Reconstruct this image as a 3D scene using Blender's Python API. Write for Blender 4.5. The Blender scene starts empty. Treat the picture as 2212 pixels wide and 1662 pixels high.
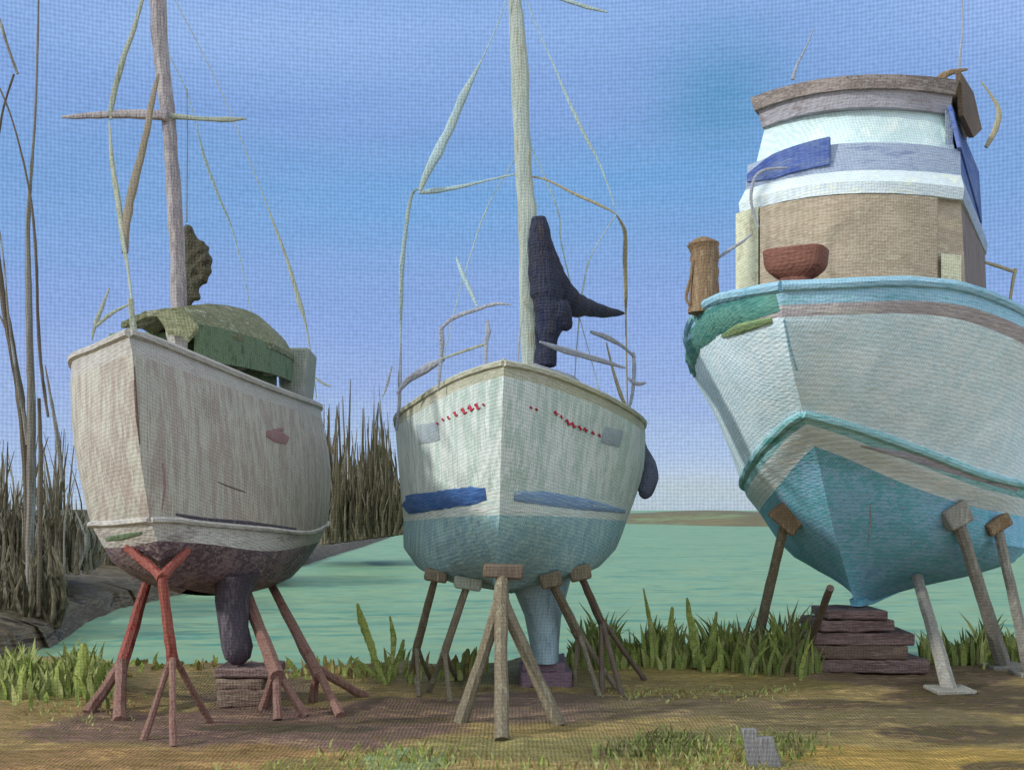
import bpy, math, random
from mathutils import Vector, Matrix
from mathutils.bvhtree import BVHTree
random.seed(7)
R = math.radians
# ------------------------------------------------------------------ camera, sky, sun, exposure
CAMZ, F = 2.47, 2372.0                 # camera height above the yard; focal length for a 2212 px wide picture
sc = bpy.context.scene
cam_d = bpy.data.cameras.new('camera'); cam = bpy.data.objects.new('camera', cam_d)
sc.collection.objects.link(cam); sc.camera = cam
cam.location = (0, 0, CAMZ); cam.rotation_euler = (R(90), 0, 0)
cam_d.sensor_width = 36; cam_d.lens = F/2212*36; cam_d.shift_y = 269/2212
cam_d.clip_end = 6000; cam_d.clip_start = .05
sc.view_settings.view_transform = 'Standard'; sc.view_settings.look = 'None'
sc.view_settings.exposure = 0.0; sc.view_settings.gamma = 1
SUN_DIR = Vector((-.84, -.38, .46)).normalized()       # towards the sun
sun_d = bpy.data.lights.new('sun', 'SUN'); sun = bpy.data.objects.new('sun', sun_d)
sc.collection.objects.link(sun)
sun_d.energy = 2.5; sun_d.angle = R(3); sun_d.color = (1, .98, .93)
sun.rotation_euler = SUN_DIR.to_track_quat('Z', 'Y').to_euler()

def lin(r, g, b):
    f = lambda c: (c/255)/12.92 if c/255 <= .04045 else ((c/255+.055)/1.055)**2.4
    return (f(r), f(g), f(b), 1)

class NT:
    def __init__(s, tree): s.t = tree; s.n = tree.nodes; s.l = tree.links
    def new(s, ty, **kw):
        n = s.n.new(ty)
        for k, v in kw.items(): setattr(n, k, v)
        return n
    def set(s, sock, v):
        if hasattr(v, 'is_output'): s.l.new(v, sock)
        else: sock.default_value = v
    def math(s, op, a, b=0.0, c=0.0):
        n = s.new('ShaderNodeMath', operation=op)
        s.set(n.inputs[0], a); s.set(n.inputs[1], b); s.set(n.inputs[2], c)
        return n.outputs[0]
    def vmul(s, a, v):
        n = s.new('ShaderNodeVectorMath', operation='MULTIPLY'); s.set(n.inputs[0], a); s.set(n.inputs[1], v)
        return n.outputs[0]
    def dot(s, a, v):
        n = s.new('ShaderNodeVectorMath', operation='DOT_PRODUCT'); s.set(n.inputs[0], a); s.set(n.inputs[1], v)
        return n.outputs['Value']
    def noise(s, vec, scale=1, detail=3, rough=.55, dist=0):
        n = s.new('ShaderNodeTexNoise'); s.set(n.inputs['Vector'], vec)
        n.inputs['Scale'].default_value = scale; n.inputs['Detail'].default_value = detail
        n.inputs['Roughness'].default_value = rough; n.inputs['Distortion'].default_value = dist
        return n.outputs[0]
    def ramp(s, fac, stops, interp='LINEAR'):
        n = s.new('ShaderNodeValToRGB'); n.color_ramp.interpolation = interp
        e = n.color_ramp.elements
        while len(e) < len(stops): e.new(.5)
        for k, (p, c) in zip(e, stops): k.position = p; k.color = c
        s.set(n.inputs[0], fac); return n.outputs[0]
    def mix(s, fac, a, b, blend='MIX'):
        n = s.new('ShaderNodeMix', data_type='RGBA', blend_type=blend)
        s.set(n.inputs['Factor'], fac); s.set(n.inputs['A'], a) if False else s.set(n.inputs[6], a); s.set(n.inputs[7], b)
        return n.outputs[2]

# ---- sky: a Nishita sky worked over with loose blue and turquoise strokes
w = bpy.data.worlds.new('World'); sc.world = w; w.use_nodes = True
T = NT(w.node_tree)
for n in list(T.n): T.n.remove(n)
out = T.new('ShaderNodeOutputWorld'); bg = T.new('ShaderNodeBackground')
T.l.new(bg.outputs[0], out.inputs[0])
sky = T.new('ShaderNodeTexSky', sky_type='NISHITA'); sky.sun_disc = False
sky.sun_elevation = math.asin(SUN_DIR.z); sky.sun_rotation = math.atan2(SUN_DIR.x, SUN_DIR.y)
tc = T.new('ShaderNodeTexCoord'); sx = T.new('ShaderNodeSeparateXYZ'); T.l.new(tc.outputs['Generated'], sx.inputs[0])
az = T.math('ARCTAN2', sx.outputs[0], sx.outputs[1]); el = T.math('ARCSINE', sx.outputs[2])
cmb = T.new('ShaderNodeCombineXYZ'); T.l.new(az, cmb.inputs[0]); T.l.new(el, cmb.inputs[1])
av = cmb.outputs[0]
n1 = T.noise(T.vmul(av, (2.2, 11, 1)), 1, 4, .55, .3)
n2 = T.noise(T.vmul(av, (9, 60, 1)), 1, 3, .6, .2)
n3 = T.noise(T.vmul(av, (230, 260, 1)), 1, 2, .6)
elw = T.math('ADD', el, T.math('MULTIPLY', T.math('SUBTRACT', n1, .5), .16))
g = T.ramp(T.math('MULTIPLY', elw, 2.0), [
    (0.0, lin(172, 188, 198)), (.035, lin(172, 190, 210)), (.10, lin(160, 182, 214)), (.22, lin(142, 166, 214)), (.34, lin(130, 158, 212)),
    (.5, lin(118, 157, 208)), (.58, lin(115, 155, 206)), (.70, lin(122, 156, 210)), (.85, lin(132, 166, 218)), (1, lin(130, 164, 216))])
# turquoise smudge high over the yard
def blob(a0, e0, ra, re):
    d = T.math('ADD', T.math('POWER', T.math('DIVIDE', T.math('SUBTRACT', az, a0), ra), 2.0),
                      T.math('POWER', T.math('DIVIDE', T.math('SUBTRACT', el, e0), re), 2.0))
    return T.math('POWER', 2.718, T.math('MULTIPLY', d, -1.0))
g = T.mix(T.math('MULTIPLY', blob(.19, .35, .06, .055), .85), g, lin(82, 142, 184))
g = T.mix(T.math('MULTIPLY', blob(-.24, .40, .2, .03), .35), g, lin(160, 190, 232))
g = T.mix(T.math('MULTIPLY', blob(-.10, .27, .16, .035), .5), g, lin(104, 160, 212))
g = T.mix(T.math('MULTIPLY', blob(.13, .29, .14, .03), .45), g, lin(100, 160, 212))
g = T.mix(T.math('MULTIPLY', blob(.46, .43, .10, .08), .5), g, lin(160, 188, 236))
g = T.mix(T.math('MULTIPLY', T.math('SUBTRACT', n2, .32), .42), g, lin(150, 180, 232))
# unseen pale brightness added overhead and behind the viewer as fill light
up = T.new('ShaderNodeMapRange', interpolation_type='SMOOTHSTEP'); T.l.new(el, up.inputs[0]); up.inputs[1].default_value = .52; up.inputs[2].default_value = .95
g = T.mix(up.outputs[0], g, (.95, .94, .90, 1))
bk = T.new('ShaderNodeMapRange', interpolation_type='SMOOTHSTEP'); T.l.new(sx.outputs[1], bk.inputs[0]); bk.inputs[1].default_value = .3; bk.inputs[2].default_value = -.5
g = T.mix(T.math('MULTIPLY', bk.outputs[0], .8), g, (1.12, 1.22, 1.34, 1))
nis = T.vmul(sky.outputs[0], (.09, .09, .09))
g = T.mix(.06, g, nis)
# cloth weave of the painted sky
aw = T.new('ShaderNodeVectorMath', operation='ADD'); T.l.new(av, aw.inputs[0])
nz = T.new('ShaderNodeTexNoise'); nz.inputs['Scale'].default_value = 110; T.l.new(av, nz.inputs['Vector'])
T.l.new(T.vmul(nz.outputs['Color'], (.0022, .0022, 0)), aw.inputs[1])
sp = T.new('ShaderNodeSeparateXYZ'); T.l.new(aw.outputs[0], sp.inputs[0])
K = 2*math.pi/.0033
wv = T.math('ADD', T.math('SINE', T.math('MULTIPLY', sp.outputs[0], K)), T.math('SINE', T.math('MULTIPLY', sp.outputs[1], K)))
wv = T.math('ADD', wv, T.math('MULTIPLY', T.math('SUBTRACT', n3, .5), 4.5))
val = T.math('ADD', 1.0, T.math('MULTIPLY', wv, .085))
vc = T.new('ShaderNodeCombineXYZ'); [T.l.new(val, vc.inputs[i]) for i in range(3)]
vm = T.new('ShaderNodeVectorMath', operation='MULTIPLY'); T.l.new(g, vm.inputs[0]); T.l.new(vc.outputs[0], vm.inputs[1])
T.l.new(vm.outputs[0], bg.inputs[0]); bg.inputs[1].default_value = 1.13

# ------------------------------------------------------------------ materials
def weave_group():
    gt = bpy.data.node_groups.new('weave', 'ShaderNodeTree')
    gt.interface.new_socket('Scale', in_out='INPUT', socket_type='NodeSocketFloat')
    gt.interface.new_socket('Skew', in_out='INPUT', socket_type='NodeSocketFloat')
    gt.interface.new_socket('Height', in_out='OUTPUT', socket_type='NodeSocketFloat')
    N = NT(gt); gi = N.new('NodeGroupInput'); go = N.new('NodeGroupOutput'); ge = N.new('ShaderNodeNewGeometry')
    p = ge.outputs['Position']
    s = N.new('ShaderNodeVectorMath', operation='SCALE'); N.l.new(p, s.inputs[0]); N.l.new(gi.outputs[0], s.inputs['Scale'])
    nz = N.new('ShaderNodeTexNoise'); nz.inputs['Scale'].default_value = 8; N.l.new(s.outputs[0], nz.inputs['Vector'])
    a = N.new('ShaderNodeVectorMath', operation='ADD'); N.l.new(s.outputs[0], a.inputs[0])
    N.l.new(N.vmul(nz.outputs['Color'], (.045, .045, .045)), a.inputs[1])
    k = 2*math.pi/.044
    sk = N.math('MULTIPLY', N.dot(a.outputs[0], (0, k, 0)), gi.outputs[1]); u = N.math('SINE', N.math('ADD', N.dot(a.outputs[0], (k, 0, 0)), sk)); v = N.math('SINE', N.dot(a.outputs[0], (0, .2*k, k)))
    fine = N.noise(s.outputs[0], 26, 2, .6)
    h = N.math('ADD', N.math('ADD', u, v), N.math('MULTIPLY', N.math('SUBTRACT', fine, .5), 2.6))
    N.l.new(h, go.inputs[0]); return gt
WG = weave_group()
MATS = {}
def paint(name, cols, stretch=(5, 5, 1.2), rough=.7, wscale=1.0, wamt=.08, relief=.012, attr=None, contrast=1.0, fine=5.0, spec=.25):
    """hand-laid paint: 2-4 pigments dragged along `stretch`, with cloth weave and bristle relief"""
    m = bpy.data.materials.new(name); m.use_nodes = True; MATS[name] = m
    N = NT(m.node_tree); b = N.n['Principled BSDF']
    ge = N.new('ShaderNodeNewGeometry'); p = N.vmul(ge.outputs['Position'], tuple(v*wscale for v in stretch))
    a = N.noise(p, 1, 4, .6, .4); f = N.noise(N.vmul(p, (fine, fine, fine)), 1, 3, .6, .2)
    fac = N.math('ADD', N.math('MULTIPLY', N.math('SUBTRACT', a, .5), 2.2*contrast), N.math('ADD', .5, N.math('MULTIPLY', N.math('SUBTRACT', f, .5), 1.5*contrast)))
    cs = [lin(*c) for c in cols]; n = len(cs)
    if attr:
        at = N.new('ShaderNodeAttribute', attribute_name=attr)
        var = N.ramp(fac, [(i/(n-1), c) for i, c in enumerate(cs)])
        col = N.mix(.28, at.outputs['Color'], var)
        vv = N.math('ADD', .72, N.math('MULTIPLY', fac, .56))
        cc = N.new('ShaderNodeCombineXYZ'); [N.l.new(vv, cc.inputs[i]) for i in range(3)]
        vm = N.new('ShaderNodeVectorMath', operation='MULTIPLY'); N.l.new(col, vm.inputs[0]); N.l.new(cc.outputs[0], vm.inputs[1]); col = vm.outputs[0]
    else:
        col = N.ramp(fac, [(i/(n-1), c) for i, c in enumerate(cs)])
    wg = N.new('ShaderNodeGroup'); wg.node_tree = WG; wg.inputs[0].default_value = wscale; wg.inputs[1].default_value = 0 if name in ('yard', 'water', 'bank_mud') else .6
    lo = N.noise(N.vmul(ge.outputs['Position'], (.9*wscale, .9*wscale, .9*wscale)), 1, 2, .5, 1.5)
    wv = N.math('ADD', N.math('ADD', .80, N.math('MULTIPLY', lo, .40)), N.math('MULTIPLY', wg.outputs[0], wamt))
    c3 = N.new('ShaderNodeCombineXYZ'); [N.l.new(wv, c3.inputs[i]) for i in range(3)]
    mm = N.new('ShaderNodeVectorMath', operation='MULTIPLY'); N.l.new(col, mm.inputs[0]); N.l.new(c3.outputs[0], mm.inputs[1])
    N.l.new(mm.outputs[0], b.inputs['Base Color'])
    b.inputs['Roughness'].default_value = rough; b.inputs['Specular IOR Level'].default_value = spec
    hh = N.math('ADD', N.math('MULTIPLY', wg.outputs[0], .085), N.math('MULTIPLY', f, 1.6))
    bu = N.new('ShaderNodeBump'); bu.inputs['Strength'].default_value = .75; bu.inputs['Distance'].default_value = relief/wscale
    N.l.new(hh, bu.inputs['Height']); N.l.new(bu.outputs[0], b.inputs['Normal'])
    return m
VERT = (7, 7, 1.1); HOR = (1.2, 1.2, 9)
paint('grey_topsides', [(164, 157, 144), (182, 180, 166), (158, 144, 134), (178, 176, 164)], VERT, contrast=.7)
paint('grey_rail', [(166, 162, 154), (182, 178, 170)], (2, 2, 6))
paint('grey_stripe', [(158, 156, 152), (192, 188, 178), (142, 134, 134)], HOR)
paint('plum_bottom', [(112, 92, 100), (140, 124, 126), (88, 70, 82), (152, 140, 138)], (2.0, 2.0, 4))
paint('plum_keel', [(88, 78, 86), (66, 60, 70), (110, 102, 106)], VERT)
paint('white_topsides', [(180, 196, 188), (206, 212, 208), (164, 184, 174), (198, 208, 200)], VERT, contrast=.8)
paint('sand_rail', [(180, 180, 158), (166, 168, 146), (192, 188, 174)], (2, 2, 6))
paint('pale_stripe', [(196, 206, 200), (182, 196, 190), (206, 206, 200)], HOR)
paint('blue_stripe', [(44, 78, 134), (62, 98, 152), (84, 116, 164)], (1.5, 1.5, 20))
paint('faded_blue', [(142, 164, 182), (110, 140, 176), (168, 186, 186)], (1.5, 1.5, 14))
paint('seafoam_bottom', [(138, 178, 180), (158, 190, 188), (124, 162, 174), (170, 198, 192)], VERT, contrast=.8)
paint('slate_keel', [(134, 158, 168), (150, 174, 178), (114, 138, 152)], VERT)
paint('ship_white', [(214, 236, 244), (224, 240, 246), (202, 228, 238), (230, 240, 238)], (3, 3, 3.2), contrast=.6)
paint('teal_gunwale', [(106, 158, 170), (134, 178, 196), (150, 186, 204), (110, 166, 168)], (1.5, 1.5, 6))
paint('green_gunwale', [(56, 112, 108), (74, 130, 122), (98, 146, 132), (54, 108, 98)], (1.5, 1.5, 6))
paint('moss_patch', [(132, 152, 106), (118, 144, 104)], (3, 3, 5))
paint('brown_gunwale', [(180, 176, 178), (164, 156, 160), (190, 188, 182)], (1.5, 1.5, 8))
paint('teal_chine', [(128, 184, 188), (156, 200, 206), (100, 166, 164)], (1.5, 1.5, 10))
paint('ship_stripe', [(224, 234, 236), (208, 224, 230), (232, 236, 236)], (1.5, 1.5, 8))
paint('violet_stripe', [(150, 142, 154), (168, 168, 178), (134, 124, 138)], (1.2, 1.2, 12))
paint('ocean_bottom', [(120, 176, 206), (146, 192, 220), (106, 180, 196), (150, 182, 212)], (2.2, 2.2, 2.2))
paint('cabin_tan', [(164, 150, 128), (172, 160, 138), (154, 140, 120), (178, 170, 144)], (2, 2, 5))
paint('cabin_white', [(208, 222, 214), (196, 208, 214), (220, 226, 206)], (2, 2, 4))
paint('cabin_cream', [(190, 190, 160), (206, 208, 178), (172, 166, 138)], (3, 3, 3))
paint('cabin_dark_brown', [(112, 98, 92), (128, 116, 108), (96, 82, 80)], (4, 4, 1.2))  # darker brown of the cabin side, base moulding, door and deck
paint('canvas_blue', [(62, 84, 154), (88, 108, 162), (110, 126, 160)], (1.5, 1.5, 8))
paint('canvas_blue_grey', [(140, 154, 178), (158, 172, 190), (122, 136, 166)], (1.5, 1.5, 8))
paint('roof_brown', [(128, 116, 110), (146, 136, 130), (110, 98, 92), (152, 146, 142)], (2, 2, 5))
paint('roof_grey', [(150, 144, 150), (166, 164, 170), (136, 126, 126)], (2, 2, 5))
paint('visor_brown', [(94, 78, 60), (110, 94, 78)], (3, 3, 3))
paint('windscreen_pale', [(206, 222, 224), (192, 214, 212), (216, 226, 220)], (2, 2, 2))
paint('rust', [(112, 72, 60), (132, 90, 76), (92, 58, 52)], (3, 3, 9))
paint('drift_brown', [(138, 116, 88), (120, 98, 74), (152, 134, 106)], (7, 7, 2))
paint('mast_grey', [(150, 144, 148), (166, 158, 154), (130, 122, 128), (174, 166, 156)], (6, 6, 1))
paint('mast_sage', [(160, 174, 166), (152, 164, 156), (172, 180, 168), (148, 146, 124)], (8, 8, .9))
paint('rig_olive', [(142, 150, 136), (156, 162, 146), (126, 130, 106)], (8, 8, 2))
paint('rig_sage', [(164, 186, 184), (156, 178, 182), (172, 182, 160)], (8, 8, 2))
paint('rig_grey', [(156, 164, 180), (144, 148, 158), (164, 168, 170)], (6, 6, 4))
paint('rig_ochre', [(162, 156, 128), (148, 142, 116)], (6, 6, 2))
paint('rig_brown', [(122, 112, 94), (136, 126, 108)], (6, 6, 2))
paint('navy_cover', [(30, 36, 64), (52, 56, 72), (38, 40, 58), (64, 58, 60)], (6, 6, 1.6), relief=.03, contrast=1.2)
paint('canopy_green', [(104, 110, 78), (130, 130, 100), (92, 98, 66), (150, 150, 128)], (2, 2, 5), relief=.03, contrast=1.2)
paint('canopy_grey', [(150, 152, 146), (134, 142, 128), (160, 158, 158)], (5, 5, 1.5))
paint('canopy_panel', [(84, 104, 72), (108, 126, 98), (70, 90, 60)], (4, 4, 2))
paint('flag_brown', [(70, 60, 46), (86, 84, 66), (54, 46, 38)], (6, 6, 3), relief=.03)
paint('stand_red', [(124, 50, 42), (144, 84, 72), (108, 46, 40)], (5, 5, 1.5))
paint('stand_rust', [(118, 86, 76), (132, 102, 90), (104, 66, 58)], (6, 6, 1.5))
paint('stand_olive', [(126, 118, 98), (108, 98, 80), (142, 136, 114)], (8, 8, 1.2))
paint('stand_grey', [(146, 146, 136), (130, 126, 118), (158, 158, 146)], (6, 6, 1.2))
paint('stand_dark', [(92, 76, 68), (110, 98, 82)], (6, 6, 1.2))
paint('timber_plum', [(124, 100, 96), (140, 118, 112), (100, 78, 74), (152, 136, 124)], (1.2, 1.2, 12), relief=.03)
paint('timber_violet', [(104, 84, 96), (120, 100, 108), (90, 72, 82)], (1.5, 1.5, 8))
paint('timber_brown', [(128, 108, 92), (104, 84, 74), (142, 126, 106)], (1.5, 1.5, 10), relief=.03)
paint('stake_grey', [(138, 138, 134), (116, 114, 116), (158, 156, 148)], (12, 12, 1.2))
paint('crimson', [(164, 40, 62), (184, 70, 86)], (12, 12, 12))
paint('umber', [(96, 78, 68), (120, 104, 92)], (6, 6, 2))
paint('plum_mark', [(140, 106, 104), (158, 126, 120)], (8, 8, 8))
paint('patch_grey', [(160, 172, 172), (148, 160, 170)], (6, 6, 3))
paint('fender_slate', [(76, 84, 108), (98, 106, 124), (62, 66, 88)], (8, 8, 1.5))
paint('thicket_brown', [(96, 90, 70), (114, 106, 86), (74, 68, 48), (104, 98, 78)], (6, 6, .6), wscale=.22, contrast=1.2, relief=.01)
paint('thicket_dark', [(64, 62, 40), (82, 76, 54), (48, 46, 28)], (6, 6, .6), wscale=.22, relief=.01)
paint('thicket_pale', [(146, 146, 134), (130, 126, 112), (156, 158, 152)], (6, 6, .6), wscale=.4, relief=.01)
paint('bark', [(132, 128, 120), (110, 102, 90), (150, 152, 148)], (8, 8, .5), wscale=.5, contrast=1.3)
paint('bark_dark', [(84, 70, 56), (100, 90, 74), (68, 56, 46)], (8, 8, .5), wscale=.5)
paint('bank_mud', [(88, 80, 62), (68, 60, 44), (104, 96, 78), (48, 40, 30)], (.5, .9, 7), wscale=.4, contrast=1.3, relief=.01)
paint('far_land', [(112, 108, 74), (98, 92, 68), (108, 124, 88)], (.3, .3, 6), wscale=.08, contrast=1.1, relief=.005)
paint('grass_green', [(124, 138, 62), (146, 156, 84), (106, 124, 50), (154, 158, 100)], (2.5, 2.5, 2), contrast=1.3)
paint('grass_dark', [(98, 112, 52), (116, 128, 68), (84, 94, 52)], (4, 4, 2))
paint('grass_pale', [(156, 160, 100), (138, 146, 84), (168, 164, 112)], (3, 3, 2))
paint('grass_olive', [(122, 116, 84), (108, 106, 64), (134, 124, 92)], (3, 3, 2))
paint('grass_dry', [(132, 116, 68), (112, 102, 60), (146, 126, 74), (100, 86, 58)], (3, 3, 2), contrast=1.3)
paint('yard', [(156, 136, 76), (124, 126, 70), (108, 86, 70), (156, 140, 82)], (1.3, 3.2, 3), attr='soil_shade', relief=.05, contrast=1.6, rough=.8)
m = paint('water', [(92, 134, 110), (112, 150, 124), (126, 154, 118), (80, 130, 112)], (.16, .5, 1), rough=.6, contrast=1.1, wamt=.05, relief=.004, fine=4, spec=.2)

# ------------------------------------------------------------------ helpers
ORG = {}
def P(px, py, Y):
    """pixel of the 2212-wide photo at depth Y -> world"""
    return Vector(((px-1106)/F*Y, Y, CAMZ+(1100-py)/F*Y))
def G(px, py, z=0.0):
    Y = (CAMZ-z)*F/(py-1100); return P(px, py, Y)
def link(o): sc.collection.objects.link(o); return o
def thing(name, label, cat, loc, group=None):
    o = link(bpy.data.objects.new(name, None)); o.location = loc; o.empty_display_size = .3
    o['label'] = label; o['category'] = cat
    if group: o['group'] = group
    ORG[o.name] = Vector(loc); return o
def tag(o, label, cat, group=None):
    o['label'] = label; o['category'] = cat
    if group: o['group'] = group
    return o
class MB:
    def __init__(s): s.v = []; s.f = []; s.m = []; s.mats = []
    def mi(s, mat):
        if mat not in s.mats: s.mats.append(mat)
        return s.mats.index(mat)
    def face(s, idx, mat): s.f.append(idx); s.m.append(s.mi(mat))
    def tube(s, pts, rad, mat, seg=8, jit=.0, flat=1.0, cap=True, sub=0):
        pts = [Vector(p) for p in pts]
        if not isinstance(rad, (list, tuple)): rad = [rad]*len(pts)
        rad = list(rad)
        if sub:
            np_, nr = [], []
            for i in range(len(pts)-1):
                p0 = pts[max(0, i-1)]; p1 = pts[i]; p2 = pts[i+1]; p3 = pts[min(len(pts)-1, i+2)]
                for k in range(sub):
                    t = k/sub
                    np_.append(.5*((2*p1)+(p2-p0)*t+(2*p0-5*p1+4*p2-p3)*t*t+(3*p1-3*p2+p3-p0)*t**3)); nr.append(rad[i]*(1-t)+rad[i+1]*t)
            np_.append(pts[-1]); nr.append(rad[-1]); pts, rad = np_, nr
        b0 = len(s.v); up = Vector((0, 1, 0)); prev = None
        for i, p in enumerate(pts):
            d = (pts[min(i+1, len(pts)-1)]-pts[max(i-1, 0)]).normalized()
            a = d.cross(up)
            if a.length < .1: a = d.cross(Vector((1, 0, 0)))
            a.normalize(); b = d.cross(a).normalized()
            if prev is not None and a.dot(prev) < 0: a = -a; b = -b
            prev = a; r = rad[i]*(1+random.uniform(-jit, jit)); off = a*random.uniform(-jit, jit)*rad[i]
            for k in range(seg):
                t = 2*math.pi*k/seg; s.v.append(p+off+(a*math.cos(t)+b*math.sin(t)*flat)*r)
        for i in range(len(pts)-1):
            for k in range(seg):
                k2 = (k+1) % seg
                s.face((b0+i*seg+k, b0+i*seg+k2, b0+(i+1)*seg+k2, b0+(i+1)*seg+k), mat)
        if cap:
            s.face(tuple(b0+k for k in range(seg))[::-1], mat); e = b0+(len(pts)-1)*seg
            s.face(tuple(e+k for k in range(seg)), mat)
        return s
    def prism(s, rings, mat, caps=True, matf=None):
        """loft closed rings (same count)"""
        b0 = len(s.v); n = len(rings[0])
        for r in rings: s.v += [Vector(p) for p in r]
        for i in range(len(rings)-1):
            for k in range(n):
                k2 = (k+1) % n
                s.face((b0+i*n+k, b0+i*n+k2, b0+(i+1)*n+k2, b0+(i+1)*n+k), matf(i, k) if matf else mat)
        if caps:
            s.face(tuple(range(b0, b0+n))[::-1], mat); e = b0+(len(rings)-1)*n; s.face(tuple(range(e, e+n)), mat)
        return s
    def box(s, c, sz, mat, rot=None, jit=0.0):
        M = rot or Matrix.Identity(3); c = Vector(c); q = []
        for z in (-1, 1):
            r = []
            for x, y in ((-1, -1), (1, -1), (1, 1), (-1, 1)):
                j = Vector([random.uniform(-jit, jit) for _ in range(3)])
                r.append(c+M @ (Vector((x*sz[0]/2, y*sz[1]/2, z*sz[2]/2))+j))
            q.append(r)
        return s.prism(q, mat)
    def blade(s, base, h, wd, lean, mat, n=4, ang=0.0):
        b0 = len(s.v); sd = Vector((math.cos(ang), math.sin(ang), 0)); ld = Vector(lean)
        for i in range(n+1):
            t = i/n; c = base+Vector((0, 0, h*t*(1-.12*t)))+ld*h*t*t; ww = wd*(1-t**2.2)*(.7+.5*math.sin(t*3))+.002
            s.v += [c-sd*ww/2, c+sd*ww/2]
        for i in range(n): k = b0+2*i; s.face((k, k+1, k+3, k+2), mat)
    def build(s, name, parent=None, smooth=True, bevel=0, remesh=0, sub=0, kind=None, sharp=40):
        # origin: that of the thing it belongs to, else the centre of the underside
        if parent is not None:
            root = parent
            while root.parent: root = root.parent
            org = ORG[root.name]
        else:
            lo = [min(v[i] for v in s.v) for i in range(3)]; hi = [max(v[i] for v in s.v) for i in range(3)]
            org = Vector(((lo[0]+hi[0])/2, (lo[1]+hi[1])/2, lo[2]))
        me = bpy.data.meshes.new(name); me.from_pydata([tuple(v-org) for v in s.v], [], s.f)
        for mn in s.mats: me.materials.append(MATS[mn])
        me.polygons.foreach_set('material_index', s.m); me.update()
        o = link(bpy.data.objects.new(name, me))
        if parent is not None: o.parent = parent
        else: o.location = org; ORG[o.name] = org
        if smooth:
            me.polygons.foreach_set('use_smooth', [True]*len(me.polygons))
            if not remesh: me.set_sharp_from_angle(angle=R(sharp))
        if remesh:
            r = o.modifiers.new('merge', 'REMESH'); r.mode = 'VOXEL'; r.voxel_size = remesh; r.use_smooth_shade = True
            t = o.modifiers.new('soft', 'SMOOTH'); t.iterations = 4
        if bevel:
            bv = o.modifiers.new('edge', 'BEVEL'); bv.width = bevel; bv.segments = 2; bv.limit_method = 'ANGLE'
        if sub:
            t = o.modifiers.new('sub', 'SUBSURF'); t.levels = sub; t.render_levels = sub
        if kind: o['kind'] = kind
        return o
def px_r(w, Y): return w/F*Y/2      # radius of a stroke w pixels wide at depth Y

# ---- hulls: lofted from stations; each station has its right and left edge at every level
def cr(p0, p1, p2, p3, t):
    return .5*((2*p1)+(p2-p0)*t+(2*p0-5*p1+4*p2-p3)*t*t+(3*p1-3*p2+p3-p0)*t**3)
def loft(stations, n=5):
    res = []; m = len(stations)
    for i in range(m-1):
        for k in range(n):
            t = k/n
            res.append([cr(stations[max(0, i-1)][j], stations[i][j], stations[i+1][j], stations[min(m-1, i+2)][j], t) for j in range(len(stations[0]))])
    res.append(stations[-1]); return res
def refine(sec, mid):
    """insert rounded points between levels; `mid` = bulge levels"""
    out = []
    for j in range(len(sec)-1):
        a, b = sec[j], sec[j+1]; p0 = sec[max(0, j-1)]; p3 = sec[min(len(sec)-1, j+2)]
        for k in range(3):
            t = k/3
            out.append(cr(p0, a, b, p3, t) if j in mid else a.lerp(b, t))
    out.append(sec[-1]); return out
def hull_mesh(mb, right, left, bands, mid=(), deck='grey_rail', transom=None, camber=.06):
    Rr = [refine(s, mid) for s in loft(right)]; Ll = [refine(s, mid) for s in loft(left)]
    nl = len(Rr[0]); b = []
    for side in (Rr, Ll):
        base = len(mb.v)
        for s in side: mb.v += s
        b.append(base)
    ns = len(Rr)
    for q, base in enumerate(b):
        for i in range(ns-1):
            for j in range(nl-1):
                f = (base+i*nl+j, base+(i+1)*nl+j, base+(i+1)*nl+j+1, base+i*nl+j+1)
                mb.face(f if q == 1 else f[::-1], bands[j//3])
    # deck with camber, set below the rail edge
    dk = []
    for i in range(ns):
        a, c = Rr[i][0], Ll[i][0]; mpt = (a+c)/2+Vector((0, 0, camber)); mb.v.append(mpt); dk.append(len(mb.v)-1)
    for i in range(ns-1):
        mb.face((b[0]+i*nl, b[0]+(i+1)*nl, dk[i+1], dk[i]), deck); mb.face((dk[i], dk[i+1], b[1]+(i+1)*nl, b[1]+i*nl), deck)
    e = ns-1
    for j in range(nl-1):
        mb.face((b[0]+e*nl+j, b[1]+e*nl+j, b[1]+e*nl+j+1, b[0]+e*nl+j+1), bands[j//3])
    return Rr, Ll
def bvh(mb): return BVHTree.FromPolygons([tuple(v) for v in mb.v], mb.f)
EYE = Vector((0, 0, CAMZ))
def hit(tree, px, py, fall=15):
    d = (P(px, py, 10)-EYE).normalized(); r = tree.ray_cast(EYE, d)
    if r[0] is None: return P(px, py, fall), Vector((0, -1, 0))
    n = r[1] if r[1].dot(d) < 0 else -r[1]
    return r[0], n
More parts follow.
